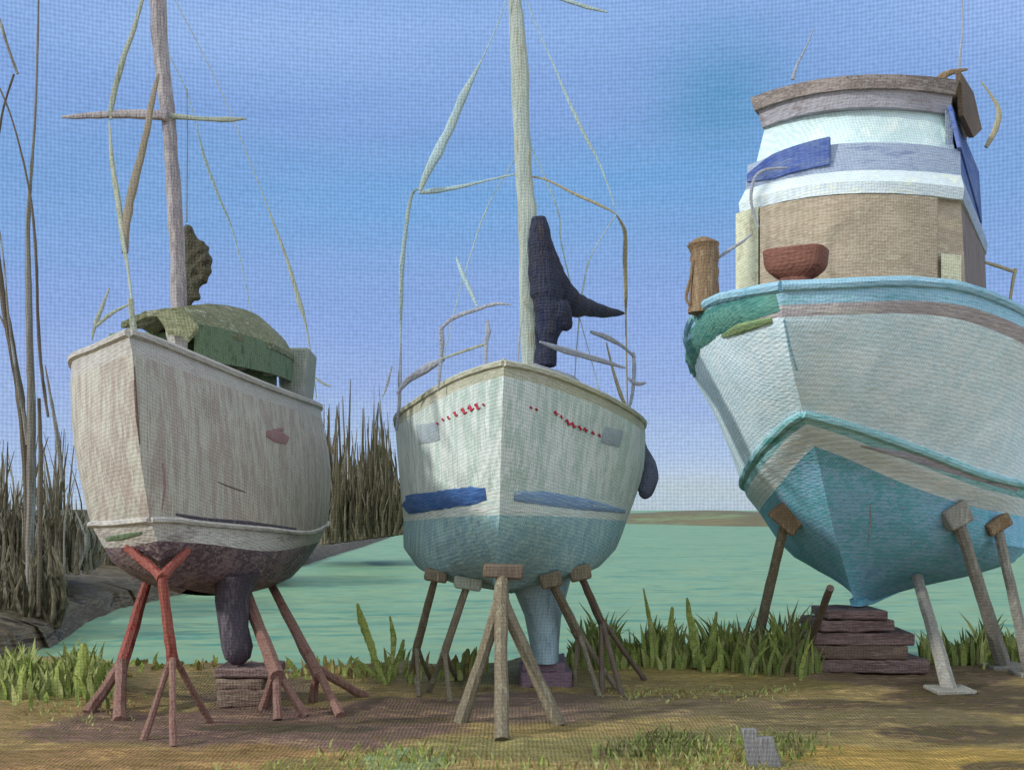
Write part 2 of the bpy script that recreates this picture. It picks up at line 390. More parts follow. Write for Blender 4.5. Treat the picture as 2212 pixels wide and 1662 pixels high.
def mark(tree, strokes, mat, name, parent, off=.012):
    """thin coat of paint laid on the hull along strokes: ([(x,y)...], widths)"""
    mb = MB()
    for pts, ws in strokes:
        if not isinstance(ws, (list, tuple)): ws = [ws]*len(pts)
        fine = []
        for i in range(len(pts)-1):
            n = max(2, int(math.dist(pts[i], pts[i+1])/8))
            for k in range(n):
                t = k/n; fine.append((pts[i][0]*(1-t)+pts[i+1][0]*t, pts[i][1]*(1-t)+pts[i+1][1]*t, ws[i]*(1-t)+ws[i+1]*t))
        fine.append((*pts[-1], ws[-1])); rows = []
        for i, (x, y, wd) in enumerate(fine):
            x0, y0, _ = fine[max(0, i-1)]; x1, y1, _ = fine[min(len(fine)-1, i+1)]
            L = math.hypot(x1-x0, y1-y0) or 1; nx, ny = -(y1-y0)/L, (x1-x0)/L; row = []
            for k in range(6):
                s = (k/5-.5)*wd*(1+random.uniform(-.07, .07))
                p, n = hit(tree, x+nx*s, y+ny*s, -1)
                row.append(p+n*(off if 0 < k < 5 and 0 < i < len(fine)-1 else off*.3) if p.y > 0 else None)
            rows.append(row)
        base = {}
        for i, r in enumerate(rows):
            for k, p in enumerate(r):
                if p is not None: base[i, k] = len(mb.v); mb.v.append(p)
        for i in range(len(rows)-1):
            for k in range(5):
                q = [(i, k), (i+1, k), (i+1, k+1), (i, k+1)]
                if all(t in base for t in q):
                    ys = [mb.v[base[t]].y for t in q]
                    if max(ys)-min(ys) < .8: mb.face(tuple(base[t] for t in q), mat)
    if mb.f: return mb.build(name, parent)

# ------------------------------------------------------------------ setting: water, yard, banks
mb = MB()
xs = [-3500, -900, -300, -80, 0, 80, 300, 900, 3500]; ys = [16, 24, 50, 120, 400, 1200, 5000]
for y in ys: mb.v += [Vector((x, y, -.6)) for x in xs]
for i in range(len(ys)-1):
    for k in range(len(xs)-1):
        a = i*len(xs)+k; mb.face((a, a+1, a+1+len(xs), a+len(xs)), 'water')
mb.build('water', kind='structure', smooth=False)

def shore(x): return 18.6+.5*math.sin(x*.7+1)+.25*math.sin(x*2.3)+.10*math.sin(x*6.1)
PATCH = [  # earth colours and painted-in boat shadows: centre px, radii px, colour, strength
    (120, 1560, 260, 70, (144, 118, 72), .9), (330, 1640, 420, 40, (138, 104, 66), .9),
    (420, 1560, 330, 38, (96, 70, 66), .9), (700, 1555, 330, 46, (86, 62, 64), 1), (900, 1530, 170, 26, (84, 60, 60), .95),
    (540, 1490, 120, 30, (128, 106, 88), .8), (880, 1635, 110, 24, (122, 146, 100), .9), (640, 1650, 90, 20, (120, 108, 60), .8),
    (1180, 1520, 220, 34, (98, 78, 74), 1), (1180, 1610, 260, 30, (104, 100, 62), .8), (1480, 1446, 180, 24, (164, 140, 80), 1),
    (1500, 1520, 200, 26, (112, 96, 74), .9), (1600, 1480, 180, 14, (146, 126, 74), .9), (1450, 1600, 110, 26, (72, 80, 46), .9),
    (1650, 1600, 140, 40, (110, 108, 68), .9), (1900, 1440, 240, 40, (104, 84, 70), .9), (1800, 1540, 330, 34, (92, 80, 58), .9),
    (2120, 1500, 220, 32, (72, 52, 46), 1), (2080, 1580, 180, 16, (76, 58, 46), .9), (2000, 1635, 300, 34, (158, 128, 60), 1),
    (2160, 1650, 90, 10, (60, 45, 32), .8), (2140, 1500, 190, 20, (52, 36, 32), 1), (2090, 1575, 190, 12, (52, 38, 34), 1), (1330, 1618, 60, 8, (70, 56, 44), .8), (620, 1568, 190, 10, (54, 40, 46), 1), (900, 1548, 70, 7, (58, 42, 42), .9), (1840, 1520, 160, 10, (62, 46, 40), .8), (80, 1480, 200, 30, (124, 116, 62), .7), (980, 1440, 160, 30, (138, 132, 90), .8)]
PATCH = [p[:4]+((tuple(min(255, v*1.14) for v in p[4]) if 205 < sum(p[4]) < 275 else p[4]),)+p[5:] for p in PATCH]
def soil_shade(x, y):
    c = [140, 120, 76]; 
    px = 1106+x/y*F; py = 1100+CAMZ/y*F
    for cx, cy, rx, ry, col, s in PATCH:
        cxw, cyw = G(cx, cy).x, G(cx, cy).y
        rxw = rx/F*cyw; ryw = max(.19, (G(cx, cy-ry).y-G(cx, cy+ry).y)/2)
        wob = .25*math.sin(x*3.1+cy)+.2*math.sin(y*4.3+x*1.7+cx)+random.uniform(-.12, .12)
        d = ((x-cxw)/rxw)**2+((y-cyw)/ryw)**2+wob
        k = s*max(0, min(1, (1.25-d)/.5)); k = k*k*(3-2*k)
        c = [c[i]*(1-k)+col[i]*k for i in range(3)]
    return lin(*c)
def frange(a, b, s):
    r = []; 
    while a < b-1e-6: r.append(a); a += s
    return r
xs = [-60, -30, -18] + frange(-12, 12, .07) + [12, 18, 30, 60]
ys = [-25, -8, 0, 5, 8] + frange(9.6, 19.9, .08) + [20.3]
mb = MB(); cols = []
import mathutils
for y in ys:
    for x in xs:
        nz = mathutils.noise.noise(Vector((x*.8, y*.8, 0)))*.05+mathutils.noise.noise(Vector((x*4, y*4, 2)))*.025
        z = nz; s = shore(x)
        if y > s-.7: t = min(1, (y-s+.7)/1.6); z = nz-.95*t*t*(3-2*t)
        mb.v.append(Vector((x, y, z-.02))); cols.append(soil_shade(x, max(y, 9)) if y > 5 else lin(138, 118, 78))
nx = len(xs)
for i in range(len(ys)-1):
    for k in range(nx-1):
        a = i*nx+k; mb.face((a, a+1, a+1+nx, a+nx), 'yard')
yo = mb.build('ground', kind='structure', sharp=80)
ca = yo.data.color_attributes.new('soil_shade', 'FLOAT_COLOR', 'POINT')
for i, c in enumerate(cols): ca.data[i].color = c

# left bank running back along the water, and low land on the horizon
mb = MB(); shp = [(-500, 1560), (-150, 1475), (0, 1432), (60, 1412), (130, 1392), (190, 1345), (268, 1312), (330, 1300), (450, 1268), (560, 1240), (650, 1224), (740, 1195), (800, 1176), (868, 1152)]
prof = [(0, -.72, 0), (.5, -.15, .1), (2, .1, .3), (5, .35, .5), (10, .7, .6), (20, 1.1, .8), (60, 1.7, .8), (200, 1.9, .8)]
fine = []
for i in range(len(shp)-1):
    for k in range(8):
        t = k/8; fine.append((shp[i][0]*(1-t)+shp[i+1][0]*t, shp[i][1]*(1-t)+shp[i+1][1]*t+random.uniform(-1.5, 1.5)*(shp[i][1]-1150)/150))
fine.append(shp[-1])
for px, py in fine:
    p = G(px, py, -.6); sc_ = p.y/40
    for d, z, k in prof: mb.v.append(p+Vector((-d*(.5+.5*sc_)*.9, d*(.5+.5*sc_)*.5, 0))+Vector((0, 0, z+.6+random.uniform(-.06, .06)*k)))
n = len(prof)
for i in range(len(fine)-1):
    for k in range(n-1): a = i*n+k; mb.face((a, a+n, a+n+1, a+1), 'bank_mud')
mb.build('bank', kind='structure', sharp=80)
mb = MB()
for i in range(61):
    t = i/60; px = 1180+t*760; Y = 260-70*t+8*math.sin(t*9)
    x = (px-1106)/F*Y; hgt = .7+1.15*min(1, t*3)+.2*math.sin(t*17)
    e = min(1, i/8, (60-i)/4)
    for dy, hh in ((-14, -.7), (-8, -.1), (-3, hgt*.7*e), (8, hgt*e), (30, hgt*1.15*e), (60, -.7)):
        mb.v.append(Vector((x*(1+dy/Y), Y+dy, hh)))
for i in range(60):
    for k in range(5): a = i*6+k; mb.face((a, a+6, a+7, a+1), 'far_land')
mb.build('far_shore', kind='structure')

# ------------------------------------------------------------------ vegetation on the bank
def bankz(x, y): return 1.0
def bare_tree(label, limbs, base_z=.6):
    """limbs: list of ([(px,py,width)], Y, material)"""
    b = limbs[0]; p0 = P(b[0][0][0], b[0][0][1], b[1])
    t = thing('bare_tree', label, 'tree', p0, 'bare trees on the left bank')
    for i, (pts, Y, mat) in enumerate(limbs):
        m_ = MB(); q = [P(x, y, Y+.04*i*k) for k, (x, y, _) in enumerate(pts)]; rr = [px_r(w_*.62, Y) for *_, w_ in pts]
        m_.tube(q, rr, mat, seg=8, jit=.1, sub=6)
        m_.build('trunk' if i == 0 else 'branch', t)
    return t
t1 = bare_tree('pale slender bare tree, tallest on the left bank, trunk rising past the picture top', [
    ([(62, 1385, 30), (64, 1200, 30), (68, 1000, 32), (66, 800, 28), (62, 640, 24), (60, 500, 18), (66, 390, 12), (76, 250, 9), (82, 60, 8), (84, -60, 6)], 26, 'bark'),
    ([(104, 900, 10), (90, 800, 13), (82, 690, 12), (78, 560, 11), (68, 440, 9), (46, 330, 7), (18, 235, 6), (-20, 150, 5)], 25.7, 'bark_dark'),
    ([(134, 1040, 12), (122, 930, 14), (108, 850, 10), (98, 790, 4)], 25.8, 'bark'),
    ([(84, 1330, 16), (86, 1150, 18), (88, 1000, 16), (84, 860, 12)], 25.6, 'bark_dark')])
t2 = bare_tree('dark leaning tree at the left edge with two crossing trunks', [
    ([(66, 1370, 24), (60, 1150, 24), (56, 1000, 28), (44, 860, 30), (20, 720, 26), (0, 600, 22), (-14, 440, 14), (-30, 300, 10)], 27.5, 'bark_dark'),
    ([(60, 960, 14), (40, 830, 12), (22, 740, 9), (4, 690, 8), (-20, 660, 6)], 27.4, 'bark'),
    ([(46, 880, 10), (20, 700, 8), (8, 560, 6), (-6, 470, 5)], 27.3, 'bark')])
t3 = bare_tree('thin bare tree with a short olive top in the upper left corner', [
    ([(-60, 1360, 26), (-40, 1000, 24), (-20, 700, 18), (-14, 400, 14), (4, 250, 8), (30, 160, 8)], 29.5, 'bark_dark'),
    ([(38, 160, 9), (20, 110, 10), (4, 60, 12), (-14, 0, 9), (-20, -60, 6)][::-1], 29.6, 'bark')])

def strokes_clump(name, Y, spots, mats, rootz, wr, spread, dy=3.0):
    """mass of upright strokes nobody could count; spots = [(px, top_py, count)]"""
    m_ = MB()
    for px, top, cnt in spots:
        for _ in range(cnt):
            yy = Y+random.uniform(-dy, dy); x = px+random.gauss(0, spread); b = P(x, 1100, yy); b.z = rootz(x, yy)
            tp = P(x+random.gauss(0, spread*1.3), top+abs(random.gauss(0, 1))*(1100-top)*.34, yy+random.uniform(-.6, .6))
            if tp.z < b.z+.4: continue
            k = random.choices(range(len(mats)), [3, 2, 1][:len(mats)])[0]; r = random.uniform(*wr)/F*yy/2
            md = (b+tp)/2+Vector((random.gauss(0, .2), 0, 0))
            m_.tube([b, md, tp], [r*1.3, r, r*.22], mats[k], seg=5, jit=.25, sub=5, flat=.6)
    return m_.build(name, None, kind='stuff')
# thicket behind and between the two sailing boats
def rz(px, Y): return CAMZ+(1100-(1172-(px-720)*.13))/F*Y
strokes_clump('thicket', 62,
    [(x, 1000+25*math.sin(x), 12) for x in range(720, 858, 5)] + [(x, 1040, 26) for x in range(712, 868, 5)] + [(x, 1100, 18) for x in range(704, 870, 5)]
    + [(722, 900, 9), (737, 850, 7), (758, 812, 3), (762, 900, 9), (776, 930, 8), (792, 838, 4), (808, 824, 8), (816, 880, 12), (824, 836, 6), (832, 880, 14), (712, 850, 5), (700, 870, 4), (842, 960, 16)],
    ['thicket_dark', 'thicket_brown'], rz, (3, 9), 5)
def lz(px, Y): return .7
strokes_clump('reed_bed', 33,
    [(x, 1050+40*math.sin(x*.11), 4) for x in range(-60, 150, 6)] + [(x, 1100, 14) for x in range(-60, 200, 6)] + [(x, 920, 5) for x in (94, 108, 120, 130, 138)] + [(x, 940, 5) for x in (-30, -6, 12, 24)],
    ['thicket_brown', 'thicket_pale', 'thicket_dark'], lz, (3, 9), 8)
strokes_clump('reed_bed', 46, [(x, 1118, 16) for x in range(150, 630, 8)], ['thicket_brown', 'thicket_dark'], lambda px, Y: 0.2, (5, 14), 10)
strokes_clump('reed_bed', 27, [(x, 1270, 9) for x in range(-60, 130, 8)], ['thicket_brown', 'thicket_dark'], lambda px, Y: -.3, (6, 14), 8, dy=1.5)

# ------------------------------------------------------------------ boat 1: grey sailing boat
b1 = thing('sailing_boat', 'grey sailing boat with plum bottom and green canopy, on rusty stands at left', 'sailboat', (-4.1, 14.4, .5))
def stn(lst, Y): return [P(x, y, (Yo or Y)) for x, y, Yo in [(q+(None,))[:3] for q in lst]]
Rt = [stn([(278, 724, 11.5), (286, 762, 11.5), (299, 950, 11.65), (324, 1122, 11.85), (340, 1168, 12.0), (346, 1225, 12.4), (352, 1264, 12.9)], 0),
      stn([(345, 745), (352, 785), (368, 955), (388, 1124, 12.3), (396, 1170, 12.45), (388, 1230, 12.85), (375, 1266, 13.2)], 12.2),
      stn([(432, 780), (438, 816), (450, 962), (454, 1132), (462, 1176), (445, 1244, 13.5), (402, 1272, 13.8)], 13.1),
      stn([(560, 832), (564, 862), (576, 985), (582, 1143), (582, 1190), (545, 1256), (462, 1282)], 14.8),
      stn([(652, 866), (655, 890), (668, 1002), (668, 1150), (660, 1178), (618, 1252), (520, 1284)], 16.6),
      stn([(692, 882), (696, 905), (714, 1010), (708, 1130), (692, 1166), (640, 1228), (560, 1258)], 18.2),
      stn([(676, 900), (678, 920), (690, 1012), (684, 1120), (670, 1150), (625, 1190), (566, 1210)], 19.2)]
def mirror(sec, cx, f):
    return [Vector((cx-(p.x-cx)*k, p.y, p.z)) for p, k in zip(sec, f)]
Lt = [Rt[0],
      stn([(206, 756), (205, 796), (212, 960), (243, 1130, 12.3), (262, 1182, 12.45), (298, 1232, 12.85), (375, 1266, 13.2)], 12.2),
      stn([(154, 784), (152, 828), (160, 960), (196, 1132), (226, 1182), (262, 1226, 13.5), (402, 1272, 13.8)], 13.1),
      mirror(Rt[3], -4.22, [1.75, 1.75, 1.6, 1.32, 1.2, 1.0, 1.0]), mirror(Rt[4], -4.25, [1.25, 1.25, 1.2, 1.05, 1.0, .9, 1.0]), mirror(Rt[5], -4.28, [1.0]*7), mirror(Rt[6], -4.28, [1.0]*7)]
h1 = MB(); bands1 = ['grey_rail', 'grey_topsides', 'grey_topsides', 'grey_stripe', 'plum_bottom', 'plum_bottom']
R1, L1 = hull_mesh(h1, Rt, Lt, bands1, mid=(1, 2, 4, 5), deck='grey_rail')
h1.build('hull', b1, sharp=24); T1 = bvh(h1)
# toe rail
m_ = MB(); m_.tube([s[0]+Vector((0, 0, .03)) for s in R1], .05, 'grey_rail', seg=6); m_.tube([s[0]+Vector((0, 0, .03)) for s in L1], .05, 'grey_rail', seg=6)
m_.build('toe_rail', b1)
# rubbing strakes above the boot stripe
m_ = MB(); m_.tube([s[9]+(s[9]-Vector((-4.15, s[9].y, s[9].z))).normalized()*.01 for s in R1], .035, 'grey_stripe', seg=6); m_.build('rubbing_strake', b1)
m_ = MB(); m_.tube([s[9]-Vector((.01, 0, 0)) for s in L1], .035, 'grey_stripe', seg=6); m_.build('rubbing_strake', b1)
mark(T1, [([(575, 935), (600, 942), (622, 952)], [14, 30, 16]), ([(590, 930), (612, 926)], [8, 8])], 'plum_mark', 'registration_mark', b1)
mark(T1, [([(380, 1110), (440, 1122), (540, 1134), (640, 1144)], [5, 10, 18, 8])], 'plum_keel', 'stain_or_shade', b1)
mark(T1, [([(290, 790), (292, 840), (296, 900), (302, 960)], [2, 6, 6, 2])], 'umber', 'stain_or_shade', b1, off=.006)  # shadow along the stem, painted on as a dark brown line
mark(T1, [([(470, 1040), (500, 1052), (530, 1062)], [2, 3, 2])], 'umber', 'scratch', b1, off=.006)
mark(T1, [([(352, 1000), (356, 1050), (350, 1100)], [3, 5, 2])], 'plum_mark', 'stain_or_shade', b1, off=.006)
mark(T1, [([(228, 1164), (260, 1160), (306, 1150)], [8, 14, 6])], 'canopy_panel', 'algae_patch', b1)
# keel: tapered fin ending in a rounded foot
m_ = MB(); rings = []
for py, x0, x1, y0, y1 in [(1245, 446, 536, 13.9, 15.0), (1300, 448, 516, 13.95, 14.8), (1360, 462, 522, 13.9, 14.5), (1400, 470, 536, 13.85, 14.4), (1425, 478, 532, 13.9, 14.3), (1438, 494, 518, 14.0, 14.2)]:
    z = P(0, py, 13.9).z; xa, xb = P(x0, py, 13.9).x, P(x1, py, 13.9).x; c = (xa+xb)/2; hw = (xb-xa)/2; ring = []
    for k in range(20):
        t = 2*math.pi*k/20; cy = (y0+y1)/2; ly = (y1-y0)/2
        ring.append(Vector((c+hw*math.cos(t)*abs(math.cos(t))**-.25 if abs(math.cos(t)) > .01 else c, cy-ly*math.sin(t)*abs(math.sin(t))**.1, z)))
    rings.append(ring)
m_.prism(rings, 'plum_keel'); kl = m_.build('keel', b1, sharp=60)
# mast, spreaders, rigging
def rod(parent, name, pts, Y, mat, jit=.08, sub=4, flat=.8, Yend=None):
    m_ = MB(); n = len(pts); q = []
    for i, (x, y, w_) in enumerate(pts):
        yy = Y if Yend is None else Y+(Yend-Y)*i/(n-1); q.append(P(x, y, yy))
    m_.tube(q, [max(.007, px_r(w_*(.74 if mat.startswith('rig') else 1), Y)) for *_, w_ in pts], mat, seg=8, jit=jit, sub=sub, flat=flat)
    return m_.build(name, parent)
ms = rod(b1, 'mast', [(384, 780, 40), (386, 700, 38), (384, 560, 32), (378, 460, 34), (370, 340, 30), (364, 258, 32), (352, 150, 32), (344, 60, 36), (340, -60, 36)], 13.9, 'mast_grey', jit=.05, flat=.9)
rod(ms, 'spreader', [(134, 253, 6), (190, 250, 14), (280, 246, 20), (362, 250, 24)], 13.85, 'mast_grey', Yend=13.8)
rod(ms, 'spreader', [(362, 250, 20), (430, 256, 12), (490, 258, 16), (532, 256, 6)], 13.85, 'rig_olive', Yend=13.9)
rod(ms, 'shroud', [(312, -20, 10), (290, 60, 14), (262, 140, 18), (242, 222, 18), (240, 258, 8)], 13.8, 'rig_olive')
rod(ms, 'shroud', [(236, 262, 5), (242, 350, 14), (256, 440, 18), (266, 520, 14), (276, 580, 8), (286, 660, 8)], 13.5, 'rig_olive', Yend=12.0)
rod(ms, 'shroud', [(342, 160, 8), (328, 220, 20), (318, 280, 20), (296, 370, 24), (276, 460, 26), (270, 545, 18)], 13.4, 'rig_brown', Yend=12.6)
rod(ms, 'shroud', [(366, 120, 2), (404, 200, 3), (428, 286, 4), (445, 350, 10), (475, 430, 9), (500, 490, 6), (528, 600, 3), (556, 760, 2)], 15, 'rig_sage', Yend=16)
rod(ms, 'backstay', [(356, -40, 2), (470, 180, 2), (568, 420, 3), (590, 480, 7), (620, 560, 9), (646, 650, 16), (664, 716, 5), (684, 860, 3)], 18, 'rig_olive')
rod(ms, 'halyard', [(404, 190, 3), (405, 300, 3), (404, 480, 4)], 14.0, 'rig_olive')
rod(b1, 'pulpit_post', [(282, 645, 18), (286, 690, 18), (292, 735, 22)], 12.0, 'rig_olive')
rod(b1, 'pulpit_rail', [(236, 622, 4), (222, 660, 12), (208, 695, 14), (198, 735, 4)], 12.3, 'rig_olive')
rod(b1, 'pulpit_rail', [(208, 704, 10), (236, 680, 12), (268, 662, 8), (290, 654, 8)], 12.1, 'rig_olive')
# rolled brown sail bundle behind the mast
m_ = MB(); Y = 14.3
m_.tube([P(404, 484, Y), P(410, 520, Y), P(408, 570, Y), P(404, 620, Y), P(408, 690, Y)], [.03, .1, .08, .07, .05], 'flag_brown', jit=.3, sub=5)
m_.tube([P(408, 525, Y), P(430, 532, Y), P(450, 540, Y)], [.08, .07, .09], 'flag_brown', jit=.3, sub=4)
m_.tube([P(432, 545, Y), P(444, 575, Y), P(436, 612, Y)], [.09, .1, .06], 'flag_brown', jit=.3, sub=4)
m_.tube([P(416, 545, Y), P(418, 600, Y), P(424, 650, Y)], [.08, .09, .05], 'flag_brown', jit=.3, sub=4)
m_.build('sail_bundle', b1, remesh=.03)
# canopy over the cockpit: tent on hoops, coamings, cabin box
def section(Y, pts): return [P(x, y, Y) for x, y in pts]
def sheet(stn_, th, mat, name, parent, jit=.018):
    """cloth stretched over hoops: each station = list of points across, thickened downward"""
    m_ = MB(); n = len(stn_[0]); rings = []
    for row in stn_:
        top = [p+Vector([random.uniform(-jit, jit) for _ in range(3)]) for p in row]
        rings.append(top+[p-Vector((0, 0, th+random.uniform(0, jit))) for p in reversed(top)])
    m_.prism(rings, mat); return m_.build(name, parent, sharp=18)
rows = []
for Y, xr, yr, xe, ye in ((13.5, 372, 666, 432, 700), (13.9, 412, 660, 470, 706), (14.4, 450, 656, 516, 718), (14.9, 490, 660, 552, 730), (15.5, 526, 668, 588, 744), (16.1, 556, 682, 614, 756), (16.7, 582, 700, 630, 764), (17.1, 600, 722, 634, 770)):
    rd = P(xr, yr, Y); e = P(xe, ye, Y-.1); lft = Vector((2*rd.x-e.x-.25, e.y+.1, e.z+.05))
    rows.append([lft, (lft+rd)/2+Vector((0, 0, .05)), rd, (rd+e)/2+Vector((0, 0, .06)), e])
cn = sheet(rows, .07, 'canopy_green', 'canopy', b1)
sheet([[P(338, 672, 13.3), P(360, 666, 13.3), P(400, 676, 13.3)], [P(352, 690, 13.2), P(380, 690, 13.2), P(430, 704, 13.2)], [P(362, 716, 13.1), P(390, 716, 13.1), P(408, 730, 13.1)]], .05, 'canopy_green', 'canopy_flap', b1)
m_ = MB()
e = [r_[4] for r_ in rows]; rings = []
for i_, p in enumerate(e):
    b_ = Vector((p.x-.02, p.y, max(p.z-.62, P(0, 770, 14).z-.12+.02*i_)))
    rings.append([p, b_, b_+Vector((-.06, 0, 0)), p+Vector((-.06, 0, 0))])
m_.prism(rings, 'canopy_panel'); m_.build('side_curtain', b1, sharp=20)
m_ = MB()
for y0, seg_ in ((15.0, [(404, 775), (470, 800), (540, 826), (600, 852)]),):
    a = [P(x, y, 14.2+.8*i) for i, (x, y) in enumerate(seg_)]
    b = [P(x, y-62+4*i, 14.2+.8*i) for i, (x, y) in enumerate(seg_)]
    rings = [[a[i], b[i], b[i]+Vector((-1.1, .2, 0)), a[i]+Vector((-1.1, .2, 0))] for i in range(4)]
    m_.prism(rings, 'canopy_panel')
m_.build('cabin_side', b1, bevel=.03)
m_ = MB(); a = P(640, 815, 17.3); m_.box(a, (.46, .8, .80), 'canopy_grey', jit=.05); m_.build('companionway_box', b1, bevel=.05)
m_ = MB(); m_.tube([P(378, 690, 13.4), P(384, 740, 13.4), P(388, 775, 13.4)], [.13, .11, .12], 'grey_rail', jit=.08, sub=3); m_.build('mast_collar', b1)
for x, y, Y in ((470, 752, 14.6), (520, 790, 15.2), (578, 804, 15.9)):
    m_ = MB(); m_.box(P(x, y, Y-.1)+Vector((.02, 0, 0)), (.14, .05, .09), 'grey_rail', jit=.02); m_.build('window', b1)
rod(b1, 'pushpit_rail', [(650, 790, 4), (690, 822, 7), (712, 834, 8)], 18.6, 'rig_olive')

# ------------------------------------------------------------------ boat 2: white sailing boat
b2 = thing('sailing_boat', 'white sailing boat seen bow-on, blue stripe, navy sail cover on its mast', 'sailboat', (.2, 15.6, .5))
Rt = [stn([(1088, 788, 12.8), (1088, 812, 12.8), (1083, 950, 12.95), (1080, 1060, 13.1), (1079, 1112, 13.15), (1072, 1190, 13.5), (1066, 1262, 14.1)], 0),
      stn([(1150, 800), (1148, 825), (1136, 955), (1128, 1062, 13.35), (1126, 1113, 13.45), (1112, 1196, 13.9), (1070, 1264, 14.4)], 13.2),
      stn([(1225, 824), (1222, 848), (1208, 962), (1198, 1066), (1196, 1114), (1166, 1214, 14.4), (1080, 1270, 14.8)], 13.9),
      stn([(1325, 868), (1324, 890), (1312, 985), (1296, 1078), (1290, 1120), (1242, 1236), (1095, 1276)], 15),
      stn([(1390, 912), (1392, 934), (1388, 1010), (1366, 1086), (1352, 1124), (1300, 1218), (1110, 1276)], 16.5),
      stn([(1376, 936), (1378, 955), (1372, 1016), (1352, 1082), (1340, 1118), (1296, 1176), (1110, 1230)], 18.4),
      stn([(1336, 952), (1337, 968), (1330, 1018), (1314, 1076), (1304, 1104), (1264, 1148), (1112, 1180)], 20)]
Lt = [Rt[0],
      stn([(1034, 802), (1034, 826), (1036, 958), (1038, 1062, 13.35), (1038, 1113, 13.45), (1034, 1204, 13.8), (1070, 1264, 14.4)], 13.2),
      stn([(968, 828), (968, 852), (972, 964), (976, 1066), (978, 1116), (978, 1226, 14.3), (1080, 1270, 14.8)], 13.9),
      stn([(896, 872), (895, 894), (900, 985), (904, 1076), (908, 1122), (922, 1236), (1095, 1278)], 15),
      stn([(856, 904), (856, 926), (862, 1004), (868, 1082), (872, 1124), (894, 1208), (1110, 1276)], 16.5),
      stn([(866, 936), (866, 955), (872, 1016), (882, 1082), (892, 1118), (926, 1176), (1110, 1230)], 18.4),
      stn([(900, 952), (900, 968), (906, 1018), (916, 1076), (926, 1104), (960, 1148), (1112, 1180)], 20)]
h2 = MB(); bands2 = ['sand_rail', 'white_topsides', 'white_topsides', 'pale_stripe', 'seafoam_bottom', 'seafoam_bottom']
R2, L2 = hull_mesh(h2, Rt, Lt, bands2, mid=(1, 2, 4, 5), deck='sand_rail', camber=.1)
h2.build('hull', b2, sharp=30); T2 = bvh(h2)
m_ = MB(); m_.tube([s[0]+Vector((0, 0, .02)) for s in R2], .045, 'sand_rail', seg=6); m_.tube([s[0]+Vector((0, 0, .02)) for s in L2], .045, 'sand_rail', seg=6); m_.build('toe_rail', b2)
mark(T2, [([(866, 1104), (885, 1090), (960, 1078), (1020, 1070), (1050, 1066)], [20, 42, 40, 40, 26])], 'blue_stripe', 'painted_stripe', b2, off=.02)
mark(T2, [([(1110, 1070), (1180, 1076), (1260, 1088), (1350, 1104)], [22, 30, 26, 8])], 'faded_blue', 'painted_stripe', b2, off=.02)
mark(T2, [([(902, 938), (948, 930)], [44, 40])], 'patch_grey', 'hawse_plate', b2, off=.02)
mark(T2, [([(1302, 938), (1342, 948)], [36, 36])], 'patch_grey', 'hawse_plate', b2, off=.02)
# worn red lettering on both bows
for x, y, k in [(946, 914, .5), (958, 906, .6), (970, 902, .7), (985, 894, 1), (1003, 888, 1.3), (1018, 882, 1.3), (1032, 878, 1.3), (1046, 874, .6),
                (1146, 880, .6), (1158, 884, .6), (1200, 892, 1), (1212, 900, .7), (1226, 912, 1.3), (1238, 918, 1.3), (1252, 924, 1), (1264, 928, 1), (1280, 935, .8), (1294, 940, .7)]:
    a = random.uniform(-2, 2)
    mark(T2, [([(x-5*k, y+a*k), (x-2*k, y-5*k), (x+1*k, y+4*k), (x+5*k, y-a*k)], [2*k, 3.4*k, 3.4*k, 2*k])], 'crimson', 'letter', b2, off=.02)
# keel
m_ = MB(); rings = []
for py, x0, x1, y0, y1 in [(1250, 1080, 1244, 15.0, 18.2), (1290, 1112, 1232, 15.1, 17.8), (1340, 1134, 1218, 15.15, 17.4), (1400, 1146, 1212, 15.2, 17.0), (1432, 1150, 1211, 15.2, 16.8)]:
    z = P(0, py, 15.3).z; xa, xb = P(x0, py, 15.2).x, P(x1, py, 15.2).x; c = (xa+xb)/2; hw = (xb-xa)/2; ring = []
    for k in range(20):
        t = 2*math.pi*k/20; ct, st = math.cos(t), math.sin(t)
        ring.append(Vector((c+hw*math.copysign(abs(ct)**.6, ct), (y0+y1)/2-(y1-y0)/2*math.copysign(abs(st)**.8, st), z)))
    rings.append(ring)
m_.prism(rings, 'slate_keel'); m_.build('keel', b2, sharp=60)
# mast and rig
ms = rod(b2, 'mast', [(1150, 830, 38), (1144, 720, 40), (1140, 600, 38), (1140, 470, 40), (1132, 380, 38), (1126, 260, 36), (1122, 140, 40), (1112, 0, 28), (1110, -60, 26)], 14.9, 'mast_sage', jit=.05)
rod(ms, 'spreader', [(904, 416, 8), (940, 412, 18), (990, 404, 12), (1050, 390, 6), (1130, 372, 5)], 14.9, 'rig_sage')
rod(ms, 'spreader', [(1136, 380, 5), (1180, 388, 6), (1240, 418, 9), (1290, 440, 9), (1332, 462, 4)], 14.9, 'rig_ochre')
rod(ms, 'spreader', [(1130, -30, 8), (1215, -2, 14), (1270, 16, 12), (1312, 26, 6)], 14.8, 'rig_sage')
rod(ms, 'shroud', [(1110, -60, 2), (1080, 40, 3), (1040, 130, 4), (1004, 200, 24), (975, 270, 26), (945, 330, 30), (918, 384, 20), (908, 412, 8)], 14.8, 'rig_sage')
rod(ms, 'shroud', [(1116, -60, 2), (1160, 60, 3), (1196, 140, 5), (1225, 210, 9), (1262, 290, 11), (1296, 355, 6), (1330, 450, 3)], 14.9, 'rig_sage')
rod(ms, 'shroud', [(912, 405, 4), (890, 420, 9), (876, 500, 12), (868, 580, 15), (866, 660, 12), (866, 720, 7), (864, 900, 5)], 15.2, 'rig_sage', Yend=16.2)
